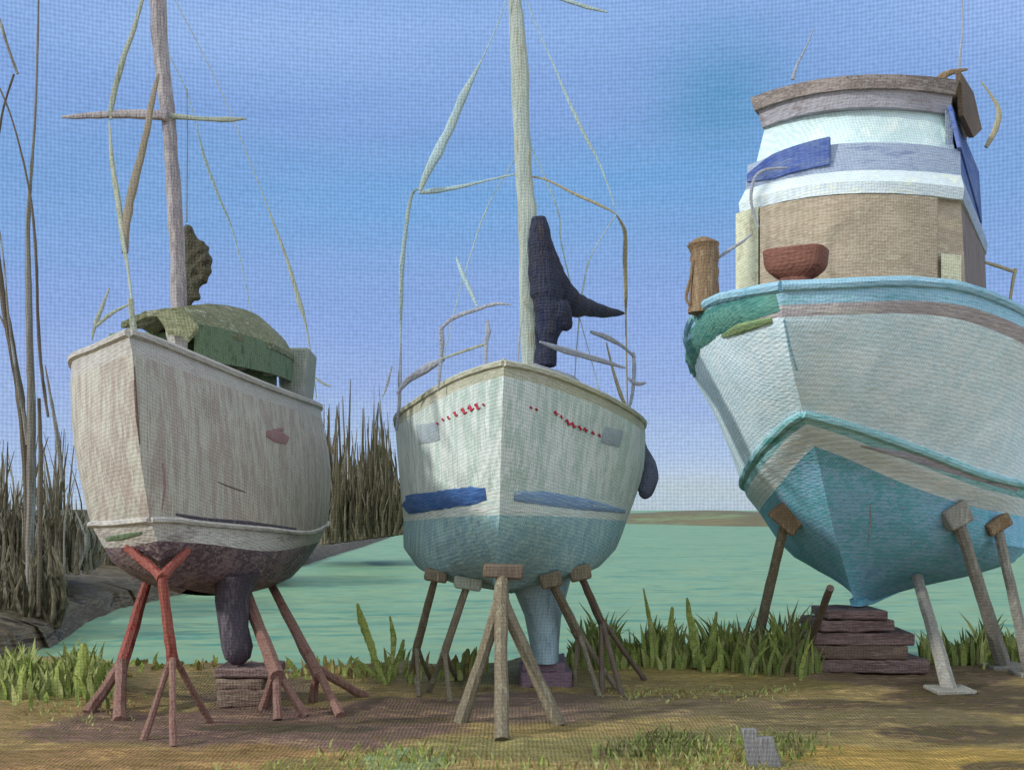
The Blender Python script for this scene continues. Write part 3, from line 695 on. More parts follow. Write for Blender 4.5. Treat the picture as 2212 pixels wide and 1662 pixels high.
rod(ms, 'shroud', [(1330, 462, 4), (1350, 500, 12), (1350, 560, 14), (1352, 640, 11), (1352, 690, 6), (1356, 900, 4)], 15.2, 'rig_ochre', Yend=16.2)
rod(ms, 'shroud', [(1120, 330, 2), (1066, 420, 3), (1048, 460, 5), (1036, 490, 4), (990, 640, 2), (940, 850, 2)], 15, 'rig_sage')
rod(ms, 'shroud', [(986, 556, 5), (998, 590, 13), (1016, 628, 12), (1030, 662, 6)], 14.4, 'rig_sage', Yend=14.2)
rod(ms, 'shroud', [(1140, 300, 2), (1204, 450, 5), (1212, 520, 5), (1240, 640, 3), (1300, 860, 2)], 15.2, 'rig_sage')
rod(ms, 'shroud', [(1332, 462, 3), (1278, 550, 4), (1260, 620, 6), (1250, 700, 4), (1240, 840, 3)], 15.2, 'rig_sage')
# navy cover gathered down the mast and out along the boom
m_ = MB()
def pt(x, y, Y): return P(x, y, Y)
m_.tube([pt(1163, 468, 14.7), pt(1166, 500, 14.7), pt(1170, 560, 14.7), pt(1178, 620, 14.7), pt(1186, 680, 14.7), pt(1180, 740, 14.7), pt(1178, 792, 14.7)],
        [px_r(30, 14.7), px_r(48, 14.7), px_r(58, 14.7), px_r(70, 14.7), px_r(66, 14.7), px_r(48, 14.7), px_r(48, 14.7)], 'navy_cover', jit=.06, sub=5, seg=12, flat=.9)
m_.tube([pt(1186, 600, 14.75), pt(1226, 650, 15.0), pt(1262, 662, 15.4), pt(1300, 672, 15.9), pt(1348, 676, 16.5)],
        [px_r(60, 14.7), px_r(64, 15), px_r(42, 15.4), px_r(30, 16), px_r(8, 16.5)], 'navy_cover', jit=.06, sub=5, seg=12, flat=.9)
m_.tube([pt(1200, 660, 14.7), pt(1216, 690, 14.7), pt(1230, 712, 14.7)], [px_r(60, 14.7), px_r(46, 14.7), px_r(16, 14.7)], 'navy_cover', jit=.06, sub=5, seg=12)
m_.tube([pt(1180, 500, 14.8), pt(1196, 560, 14.8), pt(1216, 610, 14.8), pt(1250, 646, 15.1)], [px_r(10, 14.7), px_r(26, 14.7), px_r(30, 14.7), px_r(20, 14.7)], 'navy_cover', jit=.06, sub=5, seg=12)
m_.build('sail_cover', b2, remesh=.022)
# folds on the cover
# grey coachroof and forehatch
m_ = MB()
rings = []
for Y, x0, x1, yt, yb in ((14.3, 1120, 1200, 800, 822), (14.6, 1104, 1240, 792, 838), (15.6, 1106, 1262, 800, 850), (17, 1112, 1264, 828, 868), (18.6, 1116, 1250, 850, 890)):
    rings.append([P(x0-14, yb, Y), P(x0, yt+6, Y), P((x0+x1)/2-16, yt-8, Y), P(x1-20, yt+12, Y), P(x1+16, yb, Y)])
m_.prism(rings, 'rig_grey'); m_.build('coachroof', b2, bevel=.03)
# guard rails, pulpit
for nm, pts, mat, Y, Ye in [
    ('pulpit_rail', [(950, 712, 8), (980, 686, 13), (1030, 668, 11), (1070, 656, 10), (1104, 658, 4)], 'rig_grey', 13.4, 13.2),
    ('stanchion', [(952, 704, 14), (954, 740, 16), (952, 780, 12), (946, 842, 6)], 'rig_grey', 13.8, 13.9),
    ('stanchion', [(1052, 690, 8), (1054, 716, 18), (1050, 742, 12), (1050, 800, 5)], 'rig_grey', 13.2, 13.2),
    ('guard_wire', [(950, 776, 4), (990, 762, 8), (1050, 742, 8)], 'rig_olive', 13.8, 13.3),
    ('guard_rail', [(858, 850, 6), (880, 822, 20), (920, 796, 26), (960, 774, 12)], 'rig_grey', 14.6, 13.9),
    ('stanchion', [(866, 740, 4), (864, 820, 12), (862, 880, 10), (856, 930, 8)], 'rig_grey', 15.6, 15.8),
    ('stanchion', [(846, 790, 5), (836, 830, 9), (826, 858, 3)], 'rig_grey', 15.6, 15.6),
    ('guard_rail', [(1166, 738, 6), (1220, 756, 20), (1290, 776, 18), (1350, 794, 6)], 'rig_grey', 13.9, 14.8),
    ('guard_rail', [(1276, 716, 10), (1310, 728, 16), (1345, 748, 10), (1372, 772, 8)], 'rig_grey', 15.2, 15.6),
    ('stanchion', [(1368, 760, 8), (1370, 800, 12), (1366, 850, 10), (1358, 884, 8)], 'rig_grey', 15.6, 15.6),
    ('stanchion', [(1310, 740, 4), (1322, 790, 8), (1340, 850, 12), (1356, 884, 6)], 'rig_ochre', 15.3, 15.6),
    ('cleat', [(1356, 816, 8), (1376, 828, 14), (1396, 826, 6)], 'rig_grey', 15.4, 15.4),
    ('stanchion', [(1128, 690, 3), (1122, 730, 5), (1118, 790, 5)], 'rig_grey', 13.1, 13.1)]:
    rod(b2, nm, pts, Y, mat, Yend=Ye)
m_ = MB(); m_.tube([P(1388, 914, 16.6), P(1392, 950, 16.9), P(1393, 968, 17), P(1400, 1000, 17), P(1402, 1030, 17), P(1392, 1062, 17), P(1384, 1072, 17)], [.012, .012, .04, .12, .15, .13, .04], 'fender_slate', sub=5, seg=12)
f_ = m_.build('fender', None); tag(f_, 'dark slate fender hanging on the side of the white sailing boat', 'fender')

# ------------------------------------------------------------------ boat 3: motor vessel
ax = Vector((.47, .883, 0)).normalized(); nr = Vector((.883, -.47, 0)).normalized(); O3 = Vector((3.19, 13.0, CAMZ))
def B(s, b, h): return O3+ax*s+nr*b+Vector((0, 0, h))
b3 = thing('motor_boat', 'big white motor boat with blue bottom, teal gunwale and brown cabin, at right', 'motorboat', B(4.6, 0, -2.47+.9))
def lv(s0, bmax, full, hs, pw=.75, tail=.85):
    """level line -> function u -> (s,b,h)"""
    def f(u):
        s = s0+(13.0-s0)*u**1.25; q = min(1, (s-s0)/full); b = bmax*math.sin(math.pi/2*q)**pw
        if u > .7: b *= 1-(1-tail)*((u-.7)/.3)**2
        h = hs[-1][1]
        for (a, ha), (c, hc) in zip(hs, hs[1:]):
            if a <= s <= c: h = ha+(hc-ha)*(s-a)/(c-a); break
            if s < a: h = ha; break
        return s, b, h
    return f
levels = [lv(0, 2.30, 4.0, [(0, 2.64), (1.2, 2.76), (2.3, 2.64), (3.5, 2.32), (5, 2.1), (8, 1.95), (13, 1.9)], .72),
          lv(.02, 2.35, 4.0, [(0, 2.42), (1.2, 2.53), (2.3, 2.41), (3.5, 2.09), (5, 1.87), (8, 1.72), (13, 1.68)], .72),
          lv(.05, 2.28, 4.0, [(0, 2.28), (1.2, 2.38), (2.3, 2.26), (3.5, 1.94), (5, 1.72), (8, 1.58), (13, 1.54)], .74),
          lv(.55, 2.08, 4.2, [(.5, 1.7), (3, 1.45), (6, 1.1), (13, .95)], .8),
          lv(1.1, 1.95, 4.8, [(1.1, 1.22), (2.2, .88), (3.5, .50), (6, .28), (13, .2)], .85),
          lv(1.25, 1.92, 4.8, [(1.25, 1.10), (2.3, .70), (3.6, .32), (6, .10), (13, .05)], .85),
          lv(1.75, 1.80, 4.6, [(1.7, .86), (2.6, .46), (3.8, .06), (6, -.12), (13, -.15)], .88),
          lv(2.9, 1.6, 3.4, [(2.7, -.2), (4, -.62), (6, -.86), (13, -.8)], .95),
          lv(4.5, .14, 2.0, [(4.5, -1.46), (6, -1.48), (13, -1.25)], 1)]
us = [0, .06, .13, .2, .3, .42, .56, .7, .85, 1]
rf = [1.2, 1.2, 1.2, 1.22, 1.24, 1.24, 1.26, 1.3, 1]; lf = [1, 1, 1, 1, 1, 1, 1, .8, 1]
Rt = [[B(f(u)[0], f(u)[1]*k, f(u)[2]) for f, k in zip(levels, rf)] for u in us]
Lt = [[B(f(u)[0], -f(u)[1]*k, f(u)[2]) for f, k in zip(levels, lf)] for u in us]
h3 = MB()
bands3 = ['teal_gunwale', 'brown_gunwale', 'ship_white', 'ship_white', 'teal_chine', 'ship_stripe', 'ocean_bottom', 'ocean_bottom']
R3, L3 = hull_mesh(h3, Rt, Lt, bands3, mid=(2, 3, 6, 7), deck='cabin_dark_brown', camber=.08)
h3.build('hull', b3, sharp=28); T3 = bvh(h3)
for S in (R3, L3):
    m_ = MB(); m_.tube([s[0]+Vector((0, 0, .0)) for s in S], .07, 'teal_gunwale', seg=8, jit=.05); m_.build('cap_rail', b3)
    m_ = MB(); m_.tube([s[12] for s in S], .06, 'teal_chine', seg=8, jit=.05); m_.build('chine_strake', b3)
mark(T3, [([(1860, 962), (1960, 984), (2060, 1012), (2200, 1054)], [4, 16, 22, 16])], 'violet_stripe', 'worn_stripe', b3, off=.008)
mark(T3, [([(1694, 690), (1706, 750), (1722, 800)], [4, 6, 3])], 'teal_gunwale', 'stem_streak', b3, off=.015)
mark(T3, [([(1504, 850), (1486, 790), (1490, 740), (1530, 700), (1600, 672), (1680, 652)], [10, 30, 52, 62, 56, 40])], 'green_gunwale', 'gunwale_band', b3, off=.02)
mark(T3, [([(1560, 726), (1600, 708), (1668, 690)], [8, 24, 12])], 'moss_patch', 'moss_patch', b3, off=.03)
mark(T3, [([(1880, 1090), (1880, 1130), (1876, 1170)], [2, 4, 2])], 'violet_stripe', 'bottom_streak', b3, off=.006)
# keel shoe
m_ = MB(); rings = []
for s, hb, ht in ((4.6, -1.50, -1.40), (5.5, -1.54, -1.35), (9, -1.52, -1.25), (12.8, -1.4, -1.15)):
    rings.append([B(s, -.08, hb), B(s, .08, hb), B(s, .11, ht), B(s, -.11, ht)])
m_.prism(rings, 'ocean_bottom'); m_.build('keel', b3)
# cabins: bowed fronts, sides running aft
def plan(s0, s1, w_, h, bulge=.5, wb=None):
    wb = wb or w_; n = 8; r = [B(s1, -wb, h)]
    for i in range(n+1):
        t = -1+2*i/n; r.append(B(s0-bulge*(1-t*t)+.38*t, t*w_, h))
    r.append(B(s1, wb, h)); return r
def cabin_part(name, specs, mat, side=None, parent=None):
    m_ = MB(); rings = [plan(*s) for s in specs]
    m_.prism(rings, mat, matf=(lambda i, k: side if side and (k == 0 or k >= 9) and k in (9, 10) else mat)); return m_.build(name, parent or b3, sharp=30)
DK = 1.95
lower = cabin_part('lower_cabin', [(3.9, 8.2, 1.62, DK-.1, .75), (3.95, 8.2, 1.60, 3.3, .75), (4.1, 8.2, 1.52, 4.57, .72)], 'cabin_tan', 'cabin_dark_brown')
cabin_part('roof_band', [(4.0, 8.3, 1.56, 4.55, .78), (4.0, 8.3, 1.58, 4.72, .78), (4.15, 8.3, 1.52, 4.95, .72)], 'cabin_white', 'canvas_blue_grey')
cabin_part('flybridge_coaming', [(4.15, 7.9, 1.52, 4.93, .74), (4.22, 7.9, 1.50, 5.36, .72)], 'canvas_blue_grey', 'canvas_blue')
up = cabin_part('windscreen', [(4.35, 7.4, 1.42, 5.34, .6), (4.5, 7.4, 1.30, 6.02, .55)], 'windscreen_pale', 'canvas_blue')
cabin_part('valance', [(4.42, 7.2, 1.33, 5.98, .62), (4.36, 6.8, 1.38, 6.24, .6)], 'roof_grey', 'visor_brown')
cabin_part('hardtop', [(4.30, 6.8, 1.42, 6.22, .6), (4.28, 6.8, 1.48, 6.42, .58), (4.5, 6.6, 1.4, 6.5, .5)], 'roof_brown', 'visor_brown')
def slab(name, pts, mat, parent=b3, th=.05):
    """closed panel from (s,b,h) outline, thickened sideways"""
    m_ = MB(); a = [B(*p) for p in pts]; c = [B(p[0], p[1]-th, p[2]) for p in pts]; m_.prism([a, c], mat); return m_.build(name, parent, smooth=False, bevel=.01)
def strip(name, s_b, h0, h1, w_, mat, b0=-1, b1_=1, bulge=.75, s0=3.9, parent=None, off=.03, taper=None):
    """panel following the bowed cabin front from b0..b1 (fractions)"""
    m_ = MB(); n = 14; V = []
    for i in range(n+1):
        t = b0+(b1_-b0)*i/n; k = 0 if not taper else taper(i/n)
        for dd in (off, -.02):
            for hh in (h0(t) + k, h1(t) - k): V.append(B(s0-bulge*(1-t*t)+.38*t-dd, t*w_, hh))
    base = len(m_.v); m_.v += V
    for i in range(n):
        a = base+i*4; b = a+4
        m_.face((a, b, b+1, a+1), mat); m_.face((a+1, b+1, b+3, a+3), mat); m_.face((a, a+2, b+2, b), mat); m_.face((a+2, a+3, b+3, b+2), mat)
    m_.face((base, base+1, base+3, base+2), mat); e = base+n*4; m_.face((e, e+2, e+3, e+1), mat)
    return m_.build(name, parent or lower, sharp=30)
strip('window_cover', 0, lambda t: 3.05, lambda t: 4.5, 1.58, 'cabin_tan', -.72, .8, s0=3.9, off=.05)
strip('corner_panel', 0, lambda t: 2.0, lambda t: 4.54, 1.6, 'cabin_cream', -1.0, -.74, s0=3.95, off=.04)
strip('yellow_panel', 0, lambda t: 3.0, lambda t: 3.7, 1.6, 'cabin_cream', .82, .97, s0=3.93, off=.05)
strip('base_moulding', 0, lambda t: 2.0, lambda t: 2.86, 1.62, 'cabin_dark_brown', -.5, 1.0, s0=3.88, off=.06)
strip('blue_cover', 0, lambda t: 4.95+.10*(t+1), lambda t: 5.30+.16*(t+1), 1.5, 'canvas_blue', -.99, -.1, bulge=.73, s0=4.18, parent=up, off=.06, taper=lambda q: .12*(1-min(1, q*3)))
strip('window_pillar', 0, lambda t: 5.36, lambda t: 6.0, 1.38, 'cabin_white', .93, 1.0, bulge=.58, s0=4.42, parent=up, off=.05)
# side windows and side panels on the visible (right) side
slab('side_door', [(4.6, 1.56, 2.2), (8.0, 1.64, 2.2), (8.0, 1.56, 4.5), (4.6, 1.52, 4.6)], 'cabin_dark_brown', lower, .06)
slab('side_cover', [(4.45, 1.53, 5.35), (7.6, 1.55, 4.95), (7.6, 1.5, 5.85), (4.6, 1.38, 6.05)], 'canvas_blue', up, .06)
slab('visor', [(4.9, 1.52, 5.95), (5.6, 1.6, 5.82), (6.3, 1.66, 6.15), (5.6, 1.6, 6.52), (4.7, 1.5, 6.56)], 'visor_brown', up, .08)
def trod(name, pts, mat, parent=b3, jit=.12, sub=5):
    m_ = MB(); m_.tube([B(s, b, h) if len(q) == 4 else None for q in pts for s, b, h, r in [q]], [q[3] for q in pts], mat, jit=jit, sub=sub); return m_.build(name, parent)
def trodp(name, pts, Y, mat, parent=b3):
    return rod(parent, name, pts, Y, mat)
trodp('aerial', [(1758, 62, 3), (1740, 105, 5), (1722, 140, 8), (1712, 172, 12)], 15.6, 'rig_grey')
trodp('aerial', [(2078, -10, 3), (2080, 60, 5), (2074, 120, 8), (2072, 170, 6)], 17.0, 'rig_grey')
trodp('arch', [(2020, 200, 12), (2030, 170, 18), (2056, 156, 12), (2090, 150, 5)], 17.0, 'drift_brown')
trodp('davit', [(2118, 175, 4), (2140, 205, 8), (2158, 240, 16), (2150, 280, 18), (2130, 318, 12)], 18.4, 'rig_ochre')
trodp('side_rail', [(2128, 566, 8), (2160, 576, 12), (2196, 588, 10)], 17.2, 'rig_ochre')
trodp('side_rail', [(2194, 580, 12), (2186, 620, 10), (2176, 690, 8)], 17.2, 'rig_ochre')
trodp('hand_rail', [(1700, 362, 5), (1655, 366, 8), (1630, 385, 9), (1622, 430, 10), (1630, 465, 7), (1640, 490, 3)], 15.2, 'rig_grey')
# foredeck gear
q = B(.62, .02, 2.74)
m_ = MB(); rings = []
for z, w_, d_ in ((-.12, .17, .15), (.1, .18, .16), (.14, .26, .2), (.2, .33, .24), (.26, .36, .26), (.44, .38, .27), (.46, .34, .24)):
    rings.append([q+nr*math.copysign(abs(math.cos(t))**.35, math.cos(t))*w_+ax*math.copysign(abs(math.sin(t))**.5, math.sin(t))*d_+Vector((0, 0, z)) for t in [2*math.pi*k/16 for k in range(16)]])
m_.prism(rings, 'rust'); wl = m_.build('windlass', b3)
m_ = MB()
m_.tube([P(1519, 676, 14.9), P(1520, 600, 14.9), P(1522, 560, 14.9), P(1520, 528, 14.9)], [.21, .20, .19, .22], 'drift_brown', seg=10, jit=.05, sub=3)
m_.tube([P(1492, 534, 14.85), P(1520, 524, 14.85), P(1548, 530, 14.85)], [.07, .09, .06], 'drift_brown', seg=8, jit=.05, sub=3)
vb = m_.build('ventilator', b3)
trodp('mooring_line', [(1498, 560, 6), (1492, 600, 7), (1482, 640, 7), (1490, 660, 5)], 14.8, 'drift_brown')
trodp('bow_rail', [(1548, 560, 7), (1572, 542, 10), (1600, 524, 8), (1625, 505, 5)], 15.0, 'rig_grey')

# ------------------------------------------------------------------ boat stands
def stand(label, top, apex, feet, mat, w_, tree=None, topY=None, pad=None, arms=None, group='stands propping the boats', padmat=None, apexY=None, legs_w=None):
    """top/apex/feet in photo px; feet stand on the ground, the pad bears on the hull"""
    ft = [G(*f) for f in feet]
    if tree is not None:
        tp, n = hit(tree, *top, fall=topY or 15); tp = tp+n*.05 if pad else tp
    else: tp, n = P(top[0], top[1], topY), Vector((0, 0, 1))
    if topY: tp = P(top[0], top[1], topY)
    Ya = apexY or (sum(f.y for f in ft)/len(ft)); ap = P(apex[0], apex[1], Ya)
    base = Vector((sum(f.x for f in ft)/len(ft), sum(f.y for f in ft)/len(ft), 0))
    t = thing('boat_stand', label, 'boat stand', base, group)
    r = px_r(w_, Ya); m_ = MB(); m_.tube([ap-(tp-ap)*.04, ap, ap.lerp(tp, .5), tp], [r*.9, r, r*.9, r*.8], mat, jit=.06, sub=4); m_.build('post', t)
    lr = px_r(legs_w or w_*.7, Ya)
    for f in ft:
        m_ = MB(); m_.tube([ap+Vector((0, 0, .05)), ap.lerp(f, .5), f+Vector((0, 0, -.03))], [lr, lr*.9, lr*1.05], 'stand_rust' if mat == 'stand_red' else mat, jit=.07, sub=4); m_.build('leg', t)
    if pad:
        pw, ph = pad; m_ = MB(); rot = Matrix.Rotation(math.atan2((tp-ap).x, (tp-ap).z)*.5, 3, 'Y')
        m_.box(tp, (pw/F*tp.y, .24, ph/F*tp.y), padmat or mat, rot=rot, jit=.02); m_.build('pad', t, bevel=.03)
    if arms:
        for a in arms:
            q_, _ = hit(T1, *a); m_ = MB(); m_.tube([tp, tp.lerp(q_, .6), q_], [r*.9, r*.8, r*.75], mat, jit=.12, sub=4); m_.build('arm', t)
    return t
S1 = 'stands propping the grey sailing boat'
stand('red stand with a thick slanting post, leftmost under the grey boat', (316, 1262), (262, 1440), [(190, 1535), (258, 1552), (256, 1480)], 'stand_red', 30, T1, group=S1, legs_w=26)
stand('red stand with forked Y head under the bow of the grey boat', (350, 1246), (372, 1420), [(310, 1592), (374, 1606), (456, 1556)], 'stand_red', 26, None, topY=12.0, arms=[(276, 1182), (404, 1188)], group=S1, apexY=12.1, legs_w=16)
stand('rust brown stand just right of the keel of the grey boat', (528, 1272), (596, 1450), [(566, 1530), (600, 1548), (660, 1540)], 'stand_rust', 34, T1, group=S1, legs_w=20)
stand('rust brown stand farthest right under the grey boat, one leg dark red', (588, 1266), (684, 1450), [(676, 1512), (736, 1540), (790, 1500)], 'stand_rust', 28, T1, group=S1, legs_w=20)
S2 = 'stands propping the white sailing boat'
stand('thin stand with flat head, leftmost under the white boat', (944, 1236), (900, 1400), [(880, 1470), (905, 1500), (930, 1462)], 'stand_olive', 18, T2, pad=(50, 26), group=S2, legs_w=10, apexY=15.5)
stand('thin stand with hooked head between the leftmost one and the big tripod', (1012, 1250), (960, 1410), [(925, 1490), (972, 1510), (985, 1460)], 'stand_olive', 18, T2, pad=(60, 26), padmat='rig_olive', group=S2, legs_w=12, apexY=14.6)
stand('large grey brown tripod stand under the bow of the white boat', (1086, 1232), (1082, 1300), [(995, 1556), (1084, 1592), (1208, 1560)], 'stand_olive', 34, T2, topY=13.25, pad=(86, 32), padmat='stand_dark', group=S2, legs_w=30, apexY=13.0)
stand('slanting brown stand right beside the keel of the white boat', (1186, 1244), (1250, 1370), [(1240, 1480), (1296, 1500), (1332, 1482)], 'stand_olive', 22, T2, pad=(46, 32), group=S2, legs_w=12, apexY=15.4)
stand('long slanting brown stand, farthest right under the white boat', (1246, 1232), (1300, 1345), [(1300, 1495), (1344, 1500), (1392, 1462)], 'stand_dark', 18, T2, pad=(48, 34), padmat='stand_olive', group=S2, legs_w=12, apexY=15.6)
S3 = 'stands propping the motor boat'
def leaning(label, top, foot, mat, w_, pad, padmat, tilt):
    tp, n = hit(T3, *top, fall=15.5); ft = G(*foot); t = thing('boat_stand', label, 'boat stand', ft, S3); r = px_r(w_, (tp.y+ft.y)/2)
    tp = tp+n*.08
    m_ = MB(); m_.tube([ft-Vector((0, 0, .04)), ft.lerp(tp, .35), ft.lerp(tp, .7), tp], [r*1.1, r*.9, r*.8, r*.8], mat, jit=.04, sub=5); m_.build('post', t)
    if pad:
        m_ = MB(); m_.box(tp, (pad[0]/F*tp.y, .22, pad[1]/F*tp.y), padmat, rot=Matrix.Rotation(tilt, 3, 'Y'), jit=.03); m_.build('pad', t, bevel=.03)
    m_ = MB(); m_.box(ft+Vector((0, 0, .01)), (r*5, r*5, .07), mat, jit=.01); m_.build('foot', t, bevel=.015)
leaning('grey brown stand leaning in under the left side of the motor boat', (1706, 1112), (1624, 1432), 'stand_olive', 26, (66, 46), 'drift_brown', .75)
leaning('thick grey stand under the motor boat, nearest the timber stack', (1978, 1236), (2052, 1490), 'stand_grey', 32, None, None, 0)
leaning('grey stand with a squared head against the blue bottom of the motor boat', (2058, 1108), (2170, 1440), 'stand_grey', 34, (56, 52), 'stand_grey', -.5)
leaning('grey stand with a tan tilted head, farthest right under the motor boat', (2142, 1130), (2226, 1455), 'stand_grey', 28, (54, 32), 'drift_brown', -.6)
leaning('short brown stub stand in the grass left of the timber stack', (1790, 1268), (1730, 1440), 'stand_dark', 20, None, None, 0)

# ------------------------------------------------------------------ keel blocks
def timber(label, c, sz, mat, yaw=0, group=None, name='timber_block'):
    m_ = MB(); n = 7; rt = Matrix.Rotation(yaw, 3, 'Z'); rings = []
    for i in range(n+1):
        x = -sz[0]/2+sz[0]*i/n; j = lambda: random.uniform(-.02, .02)
        rings.append([Vector(c)+rt @ Vector((x, sy*sz[1]/2+j(), sz_*sz[2]/2+j()*.6)) for sy, sz_ in ((-1, -1), (1, -1), (1, 1), (-1, 1))])
    m_.prism(rings, mat); o = m_.build(name, None, bevel=.025); tag(o, label, 'timber', group); return o
g1 = G(516, 1530)
timber('bottom timber of the small stack under the keel of the grey boat', (g1.x, 14.2, .10), (.66, .9, .22), 'timber_brown', .05, 'timbers under the grey boat')
timber('middle timber of the small stack under the keel of the grey boat', (g1.x-.02, 14.2, .27), (.60, .8, .13), 'timber_brown', -.06, 'timbers under the grey boat')
timber('top board under the keel of the grey boat, longest of its stack', (g1.x+.01, 14.2, .405), (.78, .7, .12), 'timber_plum', .03, 'timbers under the grey boat')
g2 = P(1178, 1440, 15.5)
timber('lower violet block under the keel of the white boat', (g2.x, 15.9, .09), (.72, 1.2, .22), 'timber_violet', .02, 'blocks under the white boat')
timber('upper violet block under the keel of the white boat', (g2.x-.01, 15.9, .26), (.62, 1.1, .13), 'timber_violet', -.03, 'blocks under the white boat')
c3 = B(4.7, 0, 0); gx = P(1872, 1400, 16.4).x
for i, (w_, hh, dx, mt, nm) in enumerate([(2.0, .20, .05, 'timber_plum', 'bottom timber of the tall dark stack under the motor boat'),
        (1.5, .20, -.02, 'timber_brown', 'second timber from the ground in the stack under the motor boat'),
        (1.62, .19, .03, 'timber_plum', 'third timber from the ground in the stack under the motor boat'),
        (1.15, .17, -.08, 'timber_plum', 'second timber from the top in the stack under the motor boat'),
        (.92, .14, -.04, 'timber_plum', 'top timber of the stack, bearing the keel of the motor boat')]):
    z = [.09, .30, .505, .70, .87][i]
    timber(nm, (gx+dx, 17.15, z), (w_, 1.0, hh), mt, random.uniform(-.08, .08), 'timbers stacked under the motor boat')

# two grey stakes in the foreground
for (x0, y0, x1, y1, w_, lb) in ((1640, 1690, 1618, 1572, 34, 'left grey weathered stake in the foreground grass, leaning left'), (1668, 1660, 1648, 1590, 42, 'right grey weathered stake in the foreground grass, short and broad')):
    Y = 10.6; m_ = MB(); a, c = P(x0, y0, Y), P(x1, y1, Y); r = px_r(w_, Y)
    rings = []
    for i in range(6):
        p = a.lerp(c, i/5); rings.append([p+Vector((sx_*r*(1+random.uniform(-.1, .1)), sy_*r*.5, 0)) for sx_, sy_ in ((-1, -1), (1, -1), (1, 1), (-1, 1))])
    m_.prism(rings, 'stake_grey'); tag(m_.build('stake', None, bevel=.01), lb, 'stake', 'stakes in the foreground')

# ------------------------------------------------------------------ grasses
def grass(name, spots, mats, hpx, wpx, lean=.25):
    """spots (px,py,spread_x,spread_y,count)"""
    m_ = MB()
    for px, py, sx_, sy_, n in spots:
        for _ in range(n):
            b = G(px+random.gauss(0, sx_), max(1405, py+random.gauss(0, sy_))); 
            if b.y > shore(b.x)+.5: b.y = shore(b.x)+random.uniform(-.6, .3)
            s = shore(b.x)
            b.z = -.03 if b.y < s-.7 else -.03-.95*min(1, (b.y-s+.7)/1.6)**2
            h = random.uniform(*hpx)/F*b.y; wd = random.uniform(*wpx)/F*b.y
            m_.blade(b, h, wd, (random.uniform(-lean, lean), random.uniform(-lean, lean)*.6, 0), random.choice(mats), ang=random.uniform(-.5, .5))
    return m_.build(name, None, kind='stuff')
def tops(x, lo, hi): return (lo*.5, lo+(hi-lo)*max(0, .35+.4*math.sin(x*.045)+.3*math.sin(x*.13+1)+.2*math.sin(x*.31)))
def shore_grass(xr, y, step, n, lo, hi, mats, sy=8, wpx=(6, 14)):
    m_ = MB()
    for x in range(*xr, step):
        a, b_ = tops(x, lo, hi)
        for _ in range(n):
            b = G(x+random.gauss(0, step*.8), max(1408, y+random.gauss(0, sy))); sh = shore(b.x)
            if b.y > sh+.5: b.y = sh+random.uniform(-.6, .3)
            b.z = -.03 if b.y < sh-.7 else -.03-.95*min(1, (b.y-sh+.7)/1.6)**2
            m_.blade(b, random.uniform(a, b_)/F*b.y, random.uniform(*wpx)/F*b.y, (random.gauss(0, .22), random.gauss(0, .15), 0), random.choice(mats), ang=random.uniform(-.6, .6))
    m_.build('shore_grass', None, kind='stuff')
shore_grass((1240, 1780), 1428, 8, 16, 60, 140, ['grass_green', 'grass_green', 'grass_dark', 'grass_pale'])
shore_grass((2000, 2240), 1420, 8, 14, 60, 140, ['grass_green', 'grass_dark', 'grass_pale'])
shore_grass((-30, 245), 1480, 8, 22, 60, 105, ['grass_green', 'grass_dark', 'grass_pale'], 14, (7, 14))
shore_grass((640, 1060), 1450, 12, 4, 30, 70, ['grass_green', 'grass_dry', 'grass_pale'], 12)
shore_grass((230, 640), 1436, 14, 3, 16, 40, ['grass_green', 'grass_dry'], 8)
shore_grass((1600, 1770), 1440, 7, 20, 90, 170, ['grass_dark', 'grass_olive', 'grass_green'], 8, (5, 12))
grass('yard_grass', [(860, 1640, 80, 16, 260), (620, 1660, 100, 8, 60), (1560, 1640, 100, 24, 620), (1180, 1650, 120, 8, 60)], ['grass_pale', 'grass_green', 'grass_dry'], (8, 30), (2.5, 6), .5)
grass('yard_grass', [(1440, 1610, 40, 12, 320), (1340, 1622, 30, 6, 90), (1700, 1612, 40, 12, 160)], ['grass_dark', 'grass_olive'], (14, 40), (3, 7), .5)
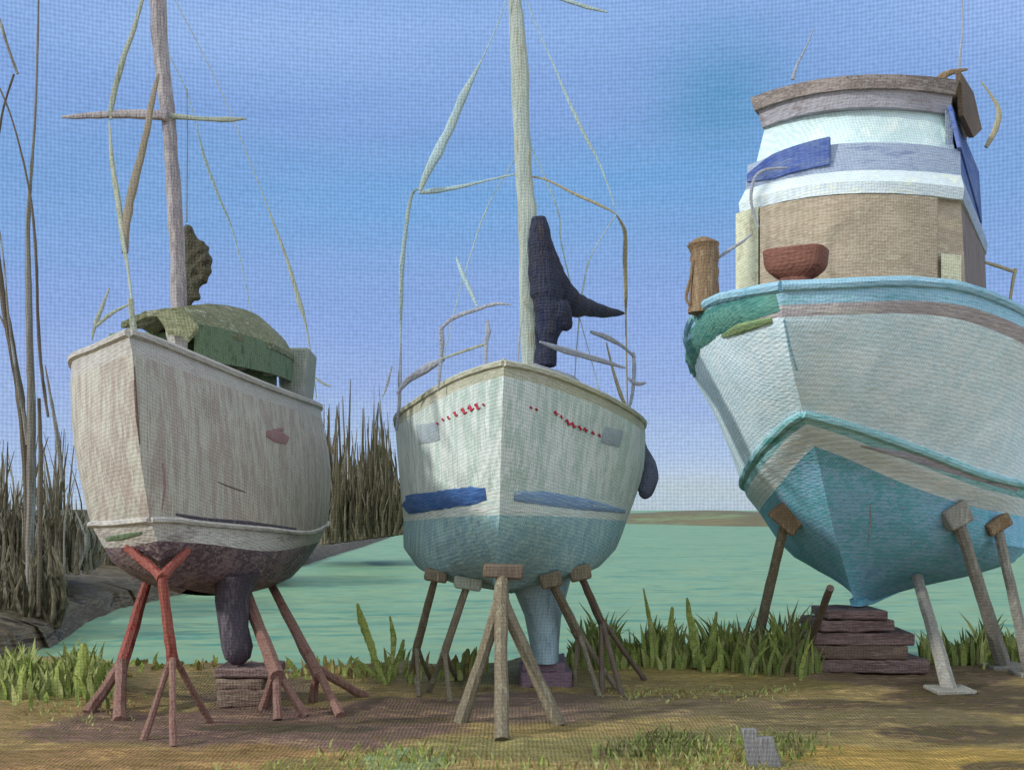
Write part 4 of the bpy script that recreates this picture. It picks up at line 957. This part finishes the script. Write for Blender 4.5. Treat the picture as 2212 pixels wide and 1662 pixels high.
grass('yard_grass', [(1320+20*k, 1495+4*math.sin(k), 20, 6, 18) for k in range(20)] + [(60+30*k, 1530, 26, 18, 16) for k in range(8)], ['grass_dry', 'grass_pale'], (5, 14), (2.5, 5), .6)
# broad leaved plants that stand out singly
def leafy(label, leaves, mat):
    b0 = G(leaves[0][0][0], leaves[0][0][1]); t = thing('grass_tuft', label, 'grass tuft', b0, 'grass tufts at the water edge')
    for i, pts in enumerate(leaves):
        m_ = MB(); Y = b0.y+.05*i; m_.tube([P(x, y, Y) for x, y, _ in pts], [px_r(w_*.72, Y) for *_, w_ in pts], mat, seg=6, jit=.12, sub=5, flat=.35); m_.build('leaf', t)
leafy('bright green tuft with two tall forked blades between the sailing boats', [
    [(832, 1478, 14), (812, 1430, 20), (800, 1390, 26), (782, 1340, 24), (772, 1302, 6)], [(836, 1478, 10), (846, 1430, 14), (850, 1380, 18), (842, 1330, 6)],
    [(824, 1470, 10), (790, 1440, 16), (756, 1418, 5)], [(838, 1474, 10), (862, 1420, 18), (872, 1380, 8)]], 'grass_green')
leafy('upright green blade clump at the left shore', [
    [(172, 1500, 26), (174, 1460, 38), (180, 1420, 36), (180, 1388, 16)], [(130, 1500, 24), (126, 1460, 28), (132, 1424, 10)], [(206, 1500, 20), (214, 1460, 22), (226, 1432, 10)]], 'grass_green')
leafy('dark green tuft beside the big tripod stand', [[(1000, 1452, 14), (1006, 1420, 30), (1012, 1400, 6)], [(1012, 1452, 14), (1030, 1436, 16), (1040, 1428, 5)]], 'grass_dark')
leafy('tall green spike in the shore grass right of the white boat', [[(1420, 1440, 14), (1412, 1380, 20), (1400, 1320, 12), (1390, 1270, 4)], [(1440, 1440, 16), (1448, 1370, 22), (1452, 1310, 8)]], 'grass_green')
leafy('pair of tall pointed grass spikes midway along the right shore', [[(1505, 1440, 20), (1500, 1380, 30), (1490, 1330, 20), (1484, 1290, 5)], [(1530, 1440, 20), (1540, 1380, 24), (1548, 1320, 6)]], 'grass_green')
